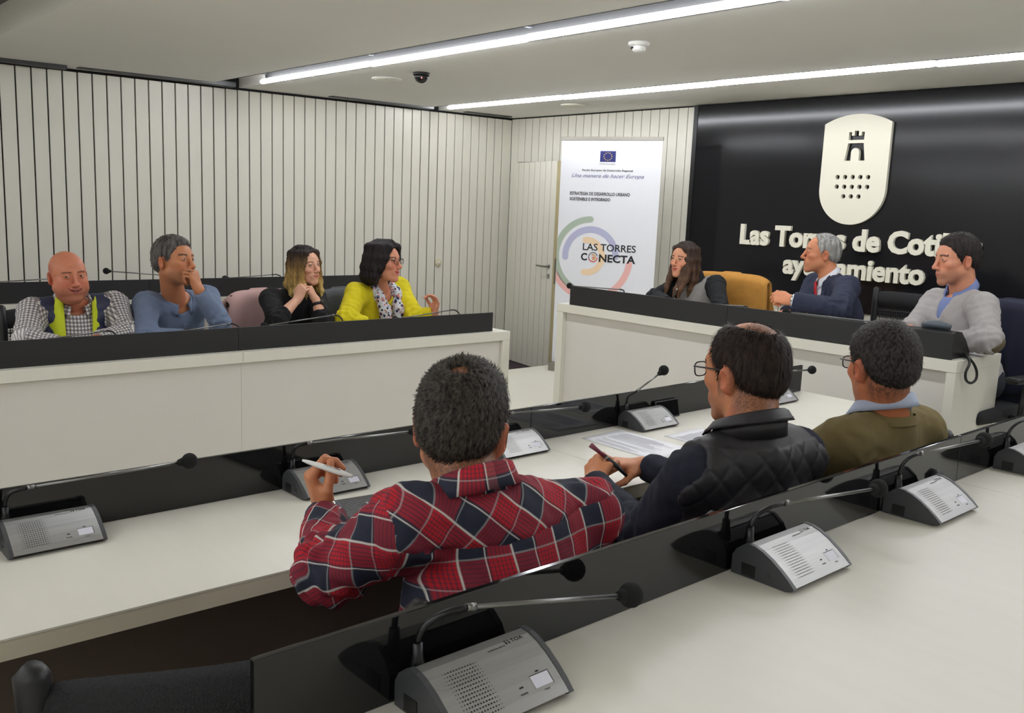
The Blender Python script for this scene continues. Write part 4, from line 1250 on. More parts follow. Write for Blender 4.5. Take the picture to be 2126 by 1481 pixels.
def glasses(root, H, rimless=False, w=.0225, h=.0165, m=None, z0=.010, y0=.112):
    m = m or M['glass']
    bm = nb()
    for s in (-1, 1):
        pts = []
        for k in range(25):
            a = 2*math.pi*k/24; ca, sa = math.cos(a), math.sin(a)
            e = .62; px = math.copysign(abs(ca)**e, ca)*w; pz = math.copysign(abs(sa)**e, sa)*h*(1 if sa > 0 else 1.08)
            pts.append(H.p((s*(.034)+px, y0-.10*px*px*10*0-abs(s*.034+px)*.12, z0+pz)))
        tube(pts, .0017*H.s, 6, bm, cap=False)
        tube([H.p((s*(.034+w), y0-.008, z0+.007)), H.p((s*.074, y0-.022, z0+.009)), H.p((s*.080, .05, z0+.008)), H.p((s*.083, -.004, z0+.006)), H.p((s*.081, -.025, z0-.012))], .0019*H.s, 6, bm)
    tube([H.p((-.013, y0, z0+.004)), H.p((0, y0+.004, z0+.007)), H.p((.013, y0, z0+.004))], .0017*H.s, 6, bm)
    g = obj('spectacles', bm, m, root, True)
    for s in (-1, 1):
        lb = nb(); ps = [H.p((s*.034+w*.93*math.cos(a), y0-.004, z0+h*.93*math.sin(a))) for a in (2*math.pi*k/16 for k in range(16))]
        v = [lb.verts.new(p) for p in ps]; lb.faces.new(v); bmesh.ops.solidify(lb, geom=lb.faces[:], thickness=.001)
        o = obj('lens', lb, M['lens'], None); 
        o.parent = g; o.data.transform(Matrix.LocRotScale(root.location, root.rotation_euler, root.scale).inverted())
    return g
def collar(root, P, H, m, rad=.066, h=.036, flap=.03, openw=.5, tilt=.12, name='collar', drop=.0, th=.003, rear=1.0):
    """shirt collar: stand plus folded flap, open at the front by half angle openw"""
    T = P['T']; c = P['N']+T[:, 2]*(.036-drop)+T[:, 1]*.008
    bm = nb(); rows = []
    n = 28
    for i in range(n+1):
        a = -math.pi/2 + 0
        ph = (openw + (2*math.pi-2*openw)*i/n)      # measured from the front
        d = T[:, 0]*math.sin(ph)+T[:, 1]*math.cos(ph)*1.02
        fr = (1+math.cos(ph))/2
        hb = h*(1-.42*fr); base = c - T[:, 2]*(.035*fr) + T[:, 1]*.0
        tip = math.exp(-((min(ph, 2*math.pi-ph)-openw)/.5)**2)
        fl = flap*(1+.75*tip)
        prof = [(rad-.002, 0), (rad-.006, hb), (rad-.003, hb+.004), (rad+.004, hb+.001), (rad+.013+.006*tip, hb-fl*.6), (rad+.019+.010*tip, hb-fl), (rad+.015+.010*tip, hb-fl)]
        rows.append([bm.verts.new(base+d*r+T[:, 2]*z) for r, z in prof])
    for a, b in zip(rows, rows[1:]):
        for k in range(len(a)-1): bm.faces.new((a[k], a[k+1], b[k+1], b[k]))
    bmesh.ops.recalc_face_normals(bm, faces=bm.faces[:])
    bmesh.ops.solidify(bm, geom=bm.faces[:], thickness=th)
    return obj(name, bm, m, root, True)
def strands(root, V, N, H, m, n, ln, flow, seed, width=.0011, mask=None, lift=.25, jit=.35, name='hair_strands', col=None):
    """short hairs as thin tapering blades over the scalp mesh"""
    r = np.random.RandomState(seed)
    idx = np.arange(len(V)) if mask is None else np.where(mask)[0]
    i = r.choice(idx, n); p = V[i]+r.randn(n, 3)*.0015; nn = N[i]
    f = flow(H.inv(p)); f = f@H.R.T
    f = f+r.randn(n, 3)*jit; f = f-nn*(f*nn).sum(1)[:, None]; f /= np.linalg.norm(f, axis=1)[:, None]+1e-9
    L = (ln*(.6+.7*r.rand(n)))[:, None]
    sd = np.cross(f, nn); w = width*(.7+.6*r.rand(n))[:, None]
    p1 = p+(f*(1-lift)+nn*lift)*L*.5; p2 = p+(f*(1-lift*.5)+nn*lift*.7)*L
    Vv_ = np.stack([p-sd*w-nn*.002, p+sd*w-nn*.002, p1-sd*w*.8, p1+sd*w*.8, p2], 1).reshape(-1, 3)
    b = np.arange(n)[:, None]*5
    T3 = np.concatenate([b+[0, 1, 3], b+[0, 3, 2], b+[2, 3, 4]])
    return Vv_, T3
# ------------------------------------------------------------------ people
V3 = lambda *a: np.array(a, float)
def pt(px, py, **k): return np.array(at(px, py, **k)[:])
def tone(*c): return c
def pose(d, hip, knee=None, fl=0., spread=.09, nk=1.):
    P = dict(d); P['hip'] = np.array(hip, float); P['nk'] = nk
    P['T'] = basis(P['N'], P['hip'], P['SL'], P['SR'])
    f = P['T'][:, 1].copy(); f[2] = 0; f = nrmz(f); r = V3(f[1], -f[0], 0)
    P['fl'] = fl
    for s, sg in (('L', -1), ('R', 1)):
        P['H'+s] = P['hip']+r*sg*spread; P['K'+s] = P['hip']+r*sg*(spread+.03)+f*.40; P['K'+s][2] = fl+.515
        P['A'+s] = P['K'+s]+f*.01; P['A'+s][2] = fl+.10
    P['f'] = f; return P
def legs(S, P, g, ank=True):
    for s in 'LR':
        S.u(rc(P['H'+s], .080+g, P['K'+s], .056+g), .03)
        S.u(rc(P['K'+s], .056+g, P['A'+s], .040+g+(.014 if g > 0 else 0)), .03)
def body(root, P, H, o, hands, vox_head=.0025, vox_hand=.0028, bare=0.):
    S = Sdf(); torso_ops(S, P, -.010)
    for s in 'LR': arm_ops(S, P, s, -.006, wrist=.9 if not bare else 1.)
    legs(S, P, -.006)
    parts = [S.mesh(.014)]
    Sh = Sdf(); head_ops(Sh, H, o); neck_ops(Sh, P, H, o.get('fem', False))
    hv = Sh.mesh(vox_head); parts.append(hv)
    tips = {}
    nr = len(parts[0][0]); nh = len(hv[0])
    for s, hd in hands.items():
        w, fd, back, ps = hd['w'] if 'w' in hd else P['W'+s], hd['f'], hd['b'], hd['pose']
        F = hand_frame(w, fd, back, hd.get('sc', 1.), s == 'L')
        Sx = Sdf(); e = P['E'+s]; d = nrmz(P['W'+s]-e)
        L_ = np.linalg.norm(P['W'+s]-e); k = min(.13 if not bare else bare, L_)
        ra = (.029+.015*k/L_) if bare else .029
        Sx.u(rc(P['W'+s]-d*k, ra-.002, P['W'+s], .026*hd.get('sc', 1.)), 0)
        tips[s] = hand_ops(Sx, F, ps); tips[s+'F'] = F
        parts.append(Sx.mesh(vox_hand))
    V, Q = merge(parts)
    base = o.get('skin', (205, 150, 120)); c = np.tile(np.array(lin(base)), (len(V), 1))
    c[nr:nr+nh] = face_color(V[nr:nr+nh], H, base, o)
    hand_i = slice(nr+nh, len(V))
    # knuckles and finger tips a little redder
    c[hand_i] *= (1+.06*wav(V[hand_i], .02, 3))[:, None]
    b = mesh_obj('body', V, Q, M['skin'], root, col=np.clip(c, 0, 1))
    for s in (-1, 1):
        if o.get('eye', 1) > 0: eyeball(root, H, s, o.get('gaze', (0, 0)))
    if o.get('mouth', 0) > .3:
        t = Sdf(); sm_ = o.get('smile', 0)
        for s_ in (-1, 1): t.u(H.c((0, .0890, -.0595), .0040, (s_*.019, .0830, -.0585+.006*sm_), .0034), .003)
        v, q = t.mesh(.0018); mesh_obj('teeth', v, q, M['teeth'], root)
    return hv, tips
def top(root, name, P, g, m, vox=.008, wr=.95, neck_r=.060, neck_drop=.02, sides='LR', hem=-.10, extra=None, amp=.003, seed=0, puv=False, wide=1., belly=1., cutarms=0., cutr=.066, post=None, r=1., shoulders=True, neck_fwd=.0):
    T = P['T']; U = T[:, 2]; S = Sdf(); torso_ops(S, P, g, wide=wide, belly=belly, shoulders=shoulders)
    wrd = wr if isinstance(wr, dict) else {'L': wr, 'R': wr}
    if cutarms:
        mid = (P['SL']+P['SR'])/2
        for s in 'LR':
            o_ = nrmz(P['S'+s]-mid); S.s(rc(P['S'+s]+o_*cutarms+U*.055, cutr, P['S'+s]*.5+P['E'+s]*.5+o_*(cutarms-.020), cutr-.004), .015); S.s(rc(P['S'+s]*.5+P['E'+s]*.5+o_*(cutarms-.020), cutr-.006, P['E'+s], .058), .01)
    for s in sides: arm_ops(S, P, s, g, wrist=wrd[s], r=r)
    for s in sides:
        d = nrmz(P['W'+s]-P['E'+s]); we = P['E'+s]+(P['W'+s]-P['E'+s])*wrd[s]
        x = nrmz(np.cross(d, U+.01)); R = np.stack([x, d, np.cross(x, d)], 1)
        S.s(rbx(we+d*.055, (.055, .055, .055), R, .002), .004)
    if neck_r: S.s(rc(P['N']-U*neck_drop+T[:, 1]*(.012+neck_fwd), neck_r, P['N']+U*.14+T[:, 1]*.03, neck_r+.02), .008)
    S.s(half(P['hip']+U*hem, -U), .01)
    if extra: extra(S)
    V, Q = S.mesh(vox); V = relax(V, Q, 1, .4); N = vnormals(V, Q)
    V2 = cloth_folds(V, N, P, amp, seed, arms=bool(sides))
    uv = bone_uv(V, P) if puv else None
    if post: V2, uv = post(V2, vnormals(V2, Q), uv)
    if uv is not None: V2, Q, uv = split_regions(V2, Q, *uv)
    return mesh_obj(name, V2, Q, m, root, puv=uv), V2, Q
def trousers(root, P, m, shoe=None):
    S = Sdf(); legs(S, P, .012)
    S.u(ell(P['hip']+P['T'][:, 2]*.02, (.175, .135, .12), P['T']), .05)
    for s in 'LR': S.s(rbx(P['A'+s]+V3(0, 0, -.06), (.09, .09, .055), None, .004), .004)
    v, q = S.mesh(.014); mesh_obj('trousers', v, q, m, root)
    for s in 'LR':
        S = Sdf(); a = P['A'+s]; f = P['f']; z0 = P['fl']+.004
        S.u(rc(V3(a[0], a[1], z0+.05)-f*.03, .038, V3(a[0], a[1], z0+.04)+f*.06, .040), .0); S.u(rc(V3(a[0], a[1], z0+.040)+f*.06, .040, V3(a[0], a[1], z0+.032)+f*.17, .030), .02)
        S.s(half(V3(a[0], a[1], z0), V3(0, 0, -1)), .004)
        v, q = S.mesh(.010); mesh_obj('shoe', v, q, M['shoe'], root)
M['shoe'] = mat('black_shoe', (24, 22, 22), .4)
M['trou'] = mat('dark_trousers', (36, 38, 48), .9, bump=(600, .3))
M['jean'] = mat('blue_jeans', (52, 62, 88), .9, bump=(700, .4))

ZMIN_SHORT = ([-.12, -.085, -.045, -.012, .000, .012, .022, .040, .060, .075, .12], [-.066, -.062, -.040, .016, .020, -.030, -.020, .046, .068, .082, .086])
def short_hair(root, H, m, t=.010, zmin=ZMIN_SHORT, front=.0, top_t=.0, vox=.0040, extra=None, name='hair', rough=.0013, wz=0., fade=.045):
    ps = [H.e((0, -.014, .040), (.0755+t, .094+t, .084+t+top_t)), H.e((0, -.040, -.010), (.060+t*.8, .062+t*.7, .062)), H.e((0, .034, .052), (.058+t, .052+t*.7+front, .046+t+top_t))]
    lo = np.min([p.lo for p in ps], 0); hi = np.max([p.hi for p in ps], 0); xs, zs = zmin
    def f(X, Y, Z):
        d = None
        for p in ps:
            e = p.f(X, Y, Z)
            if d is None: d = e
            else: hh = np.maximum(.03-np.abs(d-e), 0); d = np.minimum(d, e)-hh*hh/.12
        sh = d.shape
        V = np.stack([np.broadcast_to(a, sh).ravel() for a in (X, Y, Z)], 1); q = H.inv(V)
        zm = np.interp(q[:, 1], xs, zs)-.025*np.clip((np.abs(q[:, 0])-.050)/.02, 0, 1)*(q[:, 1] > .03)
        zm = zm+.0035*wav(V, .018, 6)
        above = q[:, 2]-zm
        tap = np.clip(1-above/fade, 0, 1)**1.5*(t+.004)*.92
        return np.maximum(d+(tap*H.s).reshape(sh), (-above*.75*H.s).reshape(sh)).astype(np.float32)
    S = Sdf(); S.u(fnp(f, lo, hi), 0)
    if extra: extra(S)
    V, Q = S.mesh(vox*H.s); N = vnormals(V, Q)
    V = V+N*(rough*wav(V*V3(1, 1, 1), .012, 7)+rough*.8*wav(V, .006, 3))[:, None]
    return V, Q, N
def flow_short(q):
    """combed from the crown whorl outwards and down"""
    d = q-np.array([0, -.055, .105]); d[:, 2] -= .06+0*d[:, 2]; return d/(np.linalg.norm(d, axis=1)[:, None]+1e-9)
def hair_obj(root, V, Q, m, name='hair', H=None, N=None, ns=0, ln=.018, seed=1, mask=None, width=.0011, lift=.3, jit=.35, flow=flow_short):
    if ns:
        sv, st = strands(root, V, N, H, m, ns, ln, flow, seed, width, mask, lift, jit)
        T = np.concatenate([Q[:, [0, 1, 2]], Q[:, [0, 2, 3]], st+len(V)]); return mesh_obj(name, np.concatenate([V, sv]), T, m, root)
    return mesh_obj(name, V, Q, m, root)
def locks(H, chains, k=.014, vox=.0045, cut=None, ridge=.0022, wl=.009, cap=.004):
    S = Sdf()
    for ch in chains:
        for (p, r), (p2, r2) in zip(ch, ch[1:]): S.u(H.c(p, r, p2, r2), k)
    cp = H.e((0, -.014, .046), (.079+cap, .097+cap, .086+cap))
    def fc(X, Y, Z):
        d = cp.f(X, Y, Z); sh = d.shape; V = np.stack([np.broadcast_to(a, sh).ravel() for a in (X, Y, Z)], 1); q = H.inv(V)
        zm = np.interp(q[:, 1], [-.12, 0, .02, .04, .055, .075, .13], [-.09, -.06, 0, .055, .078, .092, .10])
        return np.maximum(d, ((zm-q[:, 2])*.7*H.s).reshape(sh)).astype(np.float32)
    S.u(fnp(fc, cp.lo, cp.hi), .012)
    if cut: cut(S)
    V, Q = S.mesh(vox); N = vnormals(V, Q); q = H.inv(V)
    a = np.arctan2(q[:, 1]+.01, q[:, 0]); 
    d = ridge*(np.sin(a*46+14*np.sin(q[:, 2]*22)+3*wav(V, .05, 2))+.7*np.sin(a*83+9*np.sin(q[:, 2]*31+1)))
    return V+N*(d*np.clip(np.hypot(q[:, 0], q[:, 1])/.05, 0, 1))[:, None], Q
def person(label, loc): return thing('person', label, 'person', tuple(loc))
def ring_band(root, name, a, d, r, w, m, th=.003, up=None):
    """a strap or bracelet around a limb at point a, axis d"""
    d = Vector(nrmz(d)); q = Vector((0, 0, 1)).rotation_difference(d)
    bm = lathe([(r, -w/2), (r+th, -w/2), (r+th, w/2), (r, w/2), (r, -w/2)], 22, None, Matrix.Translation(Vector(a)) @ q.to_matrix().to_4x4())
    return obj(name, bm, m, root, True)
def watch(root, a, d, r, face_dir, m, mf):
    ring_band(root, 'watch', a, d, r, .018, m)
    d = Vector(nrmz(d)); fd = Vector(face_dir); fd = (fd-d*fd.dot(d)).normalized(); c = Vector(a)+fd*(r+.002)
    q = Vector((0, 0, 1)).rotation_difference(fd)
    obj('watch_face', lathe([(0, 0), (.016, 0), (.016, .006), (.013, .008), (0, .008)], 18, None, Matrix.Translation(c) @ q.to_matrix().to_4x4()), mf, root, True)
M['strap'] = mat('dark_strap', (26, 26, 30), .5)
TOPS = []
DZ = .187
chair_n = 0
def seat_chair(label, P, back=.12, yaw=None, dx=0, dy=0):
    f = P['f']; rz = math.atan2(f[1], f[0]) if yaw is None else math.radians(yaw)
    fx, fy = math.cos(rz), math.sin(rz)
    return chair(label, P['hip'][0]+fx*back+dx, P['hip'][1]+fy*back+dy, P['fl'], rz)

def collar_uv(o, P):
    me = o.data; n = len(me.vertices); co = np.empty(n*3); me.vertices.foreach_get('co', co); co = co.reshape(-1, 3)
    c = np.array(o.parent.location[:]); q = (co+c-P['N'])@P['T']; a = np.arctan2(q[:, 0], q[:, 1])
    uv = np.stack([a*.075, q[:, 2]*1., 0*a], 1); at_ = me.attributes.new('puv', 'FLOAT_VECTOR', 'POINT'); at_.data.foreach_set('vector', uv.astype('f').ravel())

# ---- bald man in a navy gilet over a gingham shirt
d = dict(N=pt(150, 634, x=-4.86), SR=pt(68, 648, x=-4.87), SL=pt(236, 634, x=-4.87), ER=pt(55, 706, x=-4.70), EL=pt(262, 694, x=-4.70), WR=V3(-4.62, 1.25, .822), WL=V3(-4.63, 1.42, .832))
P = pose(d, (-5.00, 1.37, .585)); P['seam'] = 1.; r = person('bald smiling man in a navy gilet with lime lining over a gingham shirt', (-5, 1.37, 0))
H = head_frame(pt(141, 574, x=-4.77), 3, -3, 3, .99, 1.05)
fo = dict(skin=(196, 122, 92), fat=True, jaw=1.12, red=.55, stubble=.35, buzz=.35, smile=1.3, mouth=1.0, eye=.6, brow=(70, 50, 42), browt=.9, gaze=(.35, 0))
body(r, P, H, fo, dict(R=dict(f=(.25, .95, -.12), b=(0, 0, 1), pose='relax'), L=dict(f=(.30, -.95, -.05), b=(0, .1, 1), pose='relax')))
M['gingham'] = gingham_mat()
top(r, 'shirt', P, .010, M['gingham'], puv=True, wide=1.08, belly=1.25, neck_r=.066, amp=.003, seed=2, r=1.12, neck_fwd=.008)
collar_uv(collar(r, P, H, M['gingham'], .078, .038, .026, .42), P)
M['gilet'] = mat('navy_puffer', (38, 44, 74), .55, bump=(90, .25)); M['lime'] = mat('lime_lining', (206, 218, 34), .7, bump=(500, .2))
def vopen(S, P=P):
    T = P['T']; c = P['N']
    for s, e in (((0., .10, .05), (.035, .14, -.20)), ((.035, .14, -.20), (.030, .16, -.50))):
        pass
    S.s(rc(c+T@V3(0, .13, .02), .085, c+T@V3(.0, .20, -.34), .060), .01); S.s(rc(c+T@V3(0, .20, -.30), .066, c+T@V3(.0, .2, -.6), .060), .01)
def puff(V, N, uv, P=P):
    q = (V-P['N'])@P['T']; return V+N*(.006*np.abs(np.sin(q[:, 2]*math.pi/.058))-.003)[:, None], uv
top(r, 'gilet', P, .022, M['gilet'], sides='', cutarms=.035, cutr=.058, wide=1.08, belly=1.25, neck_r=.082, extra=vopen, post=puff, amp=.002, seed=4)
# turned-out lime lining either side of the opening, and the badge on the chest
for s in (-1, 1):
    bm = nb(); T = P['T']; rows = []
    for k in range(13):
        t = k/12; zz = .050-.44*t; xi = s*(.070-.012*t); wd = .004+.060*math.exp(-((t-.40)/.26)**2)+.010*(1-t)
        yo = .045+.105*min(1, t*2.2)-.012*t
        a = P['N']+T@V3(xi*.95, yo+.026, zz); b = P['N']+T@V3(xi+s*wd, yo-.006-.35*wd, zz+.012)
        rows.append((bm.verts.new(a), bm.verts.new((a+b)/2+T@V3(0, .010, 0)), bm.verts.new(b)))
    for a, b in zip(rows, rows[1:]):
        for j in range(2): bm.faces.new((a[j], a[j+1], b[j+1], b[j]))
    bmesh.ops.recalc_face_normals(bm, faces=bm.faces[:]); bmesh.ops.solidify(bm, geom=bm.faces[:], thickness=.006)
    obj('lining', bm, M['lime'], r, True)
bc = P['N']+P['T']@V3(-.118, .142, -.125)
for k in range(3):
    obj('chest_badge', tube([bc+P['T']@V3(.016*math.cos(a)*(1-.25*k), .004, .014*math.sin(a)*(1-.25*k)) for a in (i*math.pi/8*.9 for i in range(9))], .0032, 6), M['white'], r, True)
trousers(r, P, M['jean']); seat_chair('black office chair under the bald man in the gilet', P)

# ---- grey-haired man in a blue polo shirt, hand at his nose
d = dict(N=pt(364, 628, x=-4.84), SR=pt(304, 632, x=-4.82), SL=pt(428, 618, x=-4.88), ER=pt(302, 700, x=-4.62), EL=pt(458, 672, x=-4.58), WR=V3(-4.62, 1.86, .822), WL=pt(413, 602, x=-4.57))
P = pose(d, (-5.0, 1.90, .585)); r = person('grey-haired man in a blue polo shirt with a hand held to his nose', (-5, 1.9, 0))
H = head_frame(pt(361, 545, x=-4.73), 30, 6, -6, 1.04)
fo = dict(skin=(186, 122, 84), jaw=1.05, red=.3, stubble=.45, brow=(44, 36, 32), browt=1.25, gaze=(.2, 0))
body(r, P, H, fo, dict(R=dict(f=(.2, .95, -.1), b=(0, 0, 1), pose='relax'), L=dict(f=V3(-.10, -.30, .93), b=(.80, .50, .25), pose='loose_fist')))
M['polo'] = mat('blue_polo', (112, 126, 152), .95, bump=(500, .35), noise=(220, .05))
top(r, 'polo_shirt', P, .011, M['polo'], amp=.004, seed=7, neck_r=.064, neck_fwd=.008)
collar(r, P, H, M['polo'], .072, .034, .030, .40)
T = P['T']
obj('placket', (lambda b: (bmesh.ops.transform(b, matrix=frame_matrix(P['N']+T@V3(0, .1245, -.15), T[:, 0], T[:, 2]), verts=b.verts[:]), b)[1])(box(-.018, .018, -.105, .085, -.002, .006, bev=.003)), M['polo'], r, True)
for k in range(3): obj('button', ball(P['N']+T@V3(0, .133, -.10-.05*k), .005, 8), M['dgrey'], r, True)
V, Q, N = short_hair(r, H, None, .011, top_t=.006); M['hgrey'] = hair_mat('grey_hair', (58, 54, 52), (112, 108, 104)); hair_obj(r, V, Q, M['hgrey'], 'hair', H, N, 2200, .014, 3, width=.0014)
watch(r, P['WL']-nrmz(P['WL']-P['EL'])*.035, P['WL']-P['EL'], .031, (.9, -.2, .2), M['strap'], M['steel'])
ring_band(r, 'ring', hand_frame(P['WL'], V3(-.10, -.30, .93), (.80, .50, .25), 1, True).p((-.0105, .098, -.012)), V3(.5, -.5, .2), .0095, .004, M['steel'], .001)
trousers(r, P, M['trou']); seat_chair('grey office chair back beside the man in the blue polo', P)

# ---- blonde woman in black, hands clasped under her chin
d = dict(N=pt(612, 606, x=-5.0), SR=pt(562, 622, x=-4.98), SL=pt(656, 620, x=-5.04), ER=pt(574, 668, x=-4.70), EL=pt(668, 664, x=-4.72), WR=pt(617, 622, x=-4.76), WL=pt(656, 623, x=-4.78))
P = pose(d, (-5.12, 2.66, .585), spread=.08); r = person('blonde woman in a black jumper with hands clasped under her chin', (-5.12, 2.66, 0))
H = head_frame(pt(633, 553, x=-4.93), 16, 2, 3, .93)
fo = dict(skin=(222, 168, 140), fem=True, red=.35, brow=(70, 52, 40), browt=.8, lip=(196, 96, 92), eye=.35, gaze=(.5, -.2), smile=.4)
body(r, P, H, fo, dict(R=dict(f=V3(.05, .42, .90), b=(.55, -.60, .35), pose='clasp', sc=.88), L=dict(f=V3(.05, -.55, .82), b=(.62, .45, .25), pose='clasp', sc=.88)), bare=.20)
M['blackknit'] = mat('black_knit', (14, 14, 17), .95, bump=(600, .3))
top(r, 'jumper', P, .009, M['blackknit'], wr=.42, amp=.003, seed=9, neck_r=.052, neck_drop=-.02, wide=.97)
obj('neckband', tube([P['N']-P['T'][:, 2]*.012+P['T']@V3(0, .006, 0), P['N']+P['T']@V3(0, .012, .036)], [.064, .054], 20), M['blackknit'], r, True)
ch = []
for s in (-1, 1):
    for k, (x0, y0) in enumerate(((.030, .062), (.052, .040), (.066, .010), (.066, -.030), (.048, -.065), (.018, -.088))):
        wv = .010*math.sin(k*2.1)
        if k == 0: pts = [((s*.010, .030, .118), .012), ((s*.046, .062, .086), .016), ((s*.069, .060, .020), .013), ((s*.076, .046, -.050), .014), ((s*.072, .050+wv, -.105), .017), ((s*.074, .062, -.165), .013), ((s*.066, .062, -.20), .006)]
        else: pts = [((s*.010, y0*.6, .118), .014), ((s*(x0+.008), y0, .085), .018), ((s*(x0+.022), y0-.004, .015), .019), ((s*(x0+.026), y0-.008, -.055), .020), ((s*(x0+.034+wv), y0-.012, -.110), .022), ((s*(x0+.030-wv), y0-.006, -.155), .016), ((s*(x0+.036), y0-.01, -.185), .007)]
        ch.append(pts)
def hair_col(H, V, stops, seed=0):
    z = H.inv(V)[:, 2]+.022*wav(V*V3(1, 1, .25), .03, seed); zs = [s[0] for s in stops]
    return np.stack([np.interp(z, zs, [lin(s[1])[i] for s in stops]) for i in range(3)], 1)
V, Q = locks(H, ch, ridge=.0026)
M['hattr'] = hair_mat('long_hair', (120, 90, 50), (150, 120, 70), .42, 70, (1, 1, .10), attr='col')
mesh_obj('hair', V, Q, M['hattr'], r, col=hair_col(H, V, [(-.16, (206, 178, 110)), (-.08, (176, 142, 82)), (.02, (112, 86, 54)), (.09, (48, 38, 34)), (.13, (36, 30, 30))]))
watch(r, P['WL']-nrmz(P['WL']-P['EL'])*.03, P['WL']-P['EL'], .029, (.8, .5, .1), M['strap'], M['blk'])
trousers(r, P, M['trou']); c3 = seat_chair('office chair with a pink coat over its back, behind the blonde woman', P)

# ---- dark-haired woman in yellow with scarf and glasses
d = dict(N=pt(790, 602, x=-4.84), SR=pt(741, 610, x=-4.82), SL=pt(828, 598, x=-4.90), ER=pt(717, 664, x=-4.68), EL=pt(862, 660, x=-4.66), WR=V3(-4.63, 2.98, .822), WL=pt(902, 652, x=-4.56))
P = pose(d, (-5.0, 3.18, .585)); r = person('dark-haired woman in yellow with spectacles and a floral scarf', (-5, 3.18, 0))
H = head_frame(pt(797, 545, x=-4.74), 27, 2, -2, 1.0)
fo = dict(skin=(210, 142, 112), fem=True, red=.55, brow=(50, 38, 34), lip=(196, 84, 84), smile=.7, mouth=.7, eye=.7, gaze=(.3, 0), fat=False)
body(r, P, H, fo, dict(R=dict(f=(.3, .95, -.1), b=(0, 0, 1), pose='relax', sc=.9), L=dict(f=V3(.12, .05, .98), b=(.15, .96, .0), pose='pinch', sc=.95)))
M['yellow'] = mat('yellow_knit', (212, 196, 18), .9, bump=(500, .3)); M['yellow2'] = mat('yellow_top', (204, 178, 30), .9)
top(r, 'top', P, .008, M['yellow2'], sides='', amp=.002, seed=12, neck_r=.068, neck_drop=.055, shoulders=True)
def cop(S, P=P):
    T = P['T']; S.s(rc(P['N']+T@V3(0, .14, .04), .060, P['N']+T@V3(0, .20, -.5), .075), .01)
top(r, 'cardigan', P, .015, M['yellow'], amp=.004, seed=13, neck_r=.072, extra=cop)
M['floral'] = floral_mat(); T = P['T']
for s in (-1, 1):
    g = Sdf(); chn = [((s*.010, -.075, .050), .024), ((s*.074, -.030, .046), .028), ((s*.082, .060, .000), .032), ((s*.060, .135, -.075), .036), ((s*.046, .165, -.16), .038), ((s*.020, .178, -.235), .028), ((s*.034, .178, -.31), .032)]
    for (a, ra), (b, rb) in zip(chn, chn[1:]): g.u(rc(P['N']+T@V3(*a), ra, P['N']+T@V3(*b), rb), .02)
    V, Q = g.mesh(.006); N = vnormals(V, Q); V = V+N*(.006*wav(V*V3(1, 1, .25), .035, 4))[:, None]; mesh_obj('scarf', V, Q, M['floral'], r)
ch = []
for s in (-1, 1):
    for k, (x0, y0) in enumerate(((.050, .056), (.064, .028), (.070, -.006), (.066, -.044), (.046, -.078), (.016, -.098))):
        ch.append([((s*.010, y0*.5+.005, .122), .018), ((s*(x0+.006), y0+.002, .092), .024), ((s*(x0+.022), y0-.010*(k < 2), .030), .026), ((s*(x0+.026), y0-.030*(k < 2)-.012, -.030), .028), ((s*(x0+.020), y0-.045*(k < 2)-.016, -.085), .030 if k > 1 else .018), ((s*(x0+.004), y0-.05*(k < 2)-.020, -.125), .020 if k > 1 else .006)])
ch.append([((0, .050, .122), .016), ((.045, .070, .092), .014), ((.072, .05, .055), .014)]); ch.append([((0, .050, .122), .016), ((-.045, .070, .092), .014), ((-.072, .05, .055), .014)])
V, Q = locks(H, ch, ridge=.0018, cap=.010); M['hblack'] = hair_mat('black_hair', (22, 18, 20), (44, 36, 38), .4); mesh_obj('hair', V, Q, M['hblack'], r)
glasses(r, H)
for s in (1,): obj('earring', ball(H.p((s*.084, -.004, -.052)), .006, 8), M['chrome'], r, True)
trousers(r, P, M['trou']); c4 = seat_chair('office chair with a dark grey jacket, behind the woman in yellow', P)

# ---- woman at the front bench, grey tunic over black
d = dict(N=pt(1446, 584, y=4.98), SR=pt(1409, 592, y=4.95), SL=pt(1486, 592, y=5.0), ER=pt(1358, 618, y=4.72), EL=pt(1497, 645, y=4.80), WR=pt(1388, 627, y=4.60), WL=pt(1462, 652, y=4.55))
P = pose(d, (-3.72, 5.02, DZ+.585), fl=DZ, spread=.08); r = person('smiling woman with long brown hair in a grey tunic over black', (-3.72, 5.02, DZ))
H = head_frame(pt(1421, 541, y=4.88), -93, 0, -2, .93)
fo = dict(skin=(216, 152, 118), fem=True, red=.5, brow=(60, 42, 34), lip=(190, 90, 84), smile=.8, mouth=.7, eye=.9, gaze=(-.1, 0))
body(r, P, H, fo, dict(R=dict(f=V3(.85, -.35, .05), b=(.1, -.3, .9), pose='pen', sc=.9), L=dict(f=V3(.2, -.9, -.05), b=(0, 0, 1), pose='relax', sc=.9)))
M['blackrib'] = mat('black_ribbed_knit', (22, 24, 28), .95, bump=(300, .5))
top(r, 'turtleneck', P, .008, M['blackrib'], amp=.003, seed=15, neck_r=.050, neck_drop=-.03, wide=.95)
obj('neckband', tube([P['N']-P['T'][:, 2]*.02+P['T']@V3(0, .004, 0), P['N']+P['T']@V3(0, .018, .030), P['N']+P['T']@V3(0, .030, .062)], [.066, .060, .056], 20), M['blackrib'], r, True)
M['greytweed'] = mat('grey_tweed', (142, 138, 134), .95, bump=(400, .5), noise=(260, .22))
top(r, 'tunic', P, .016, M['greytweed'], sides='', cutarms=.045, amp=.002, seed=16, neck_r=.070, neck_drop=.03, wide=.93)
ch = []
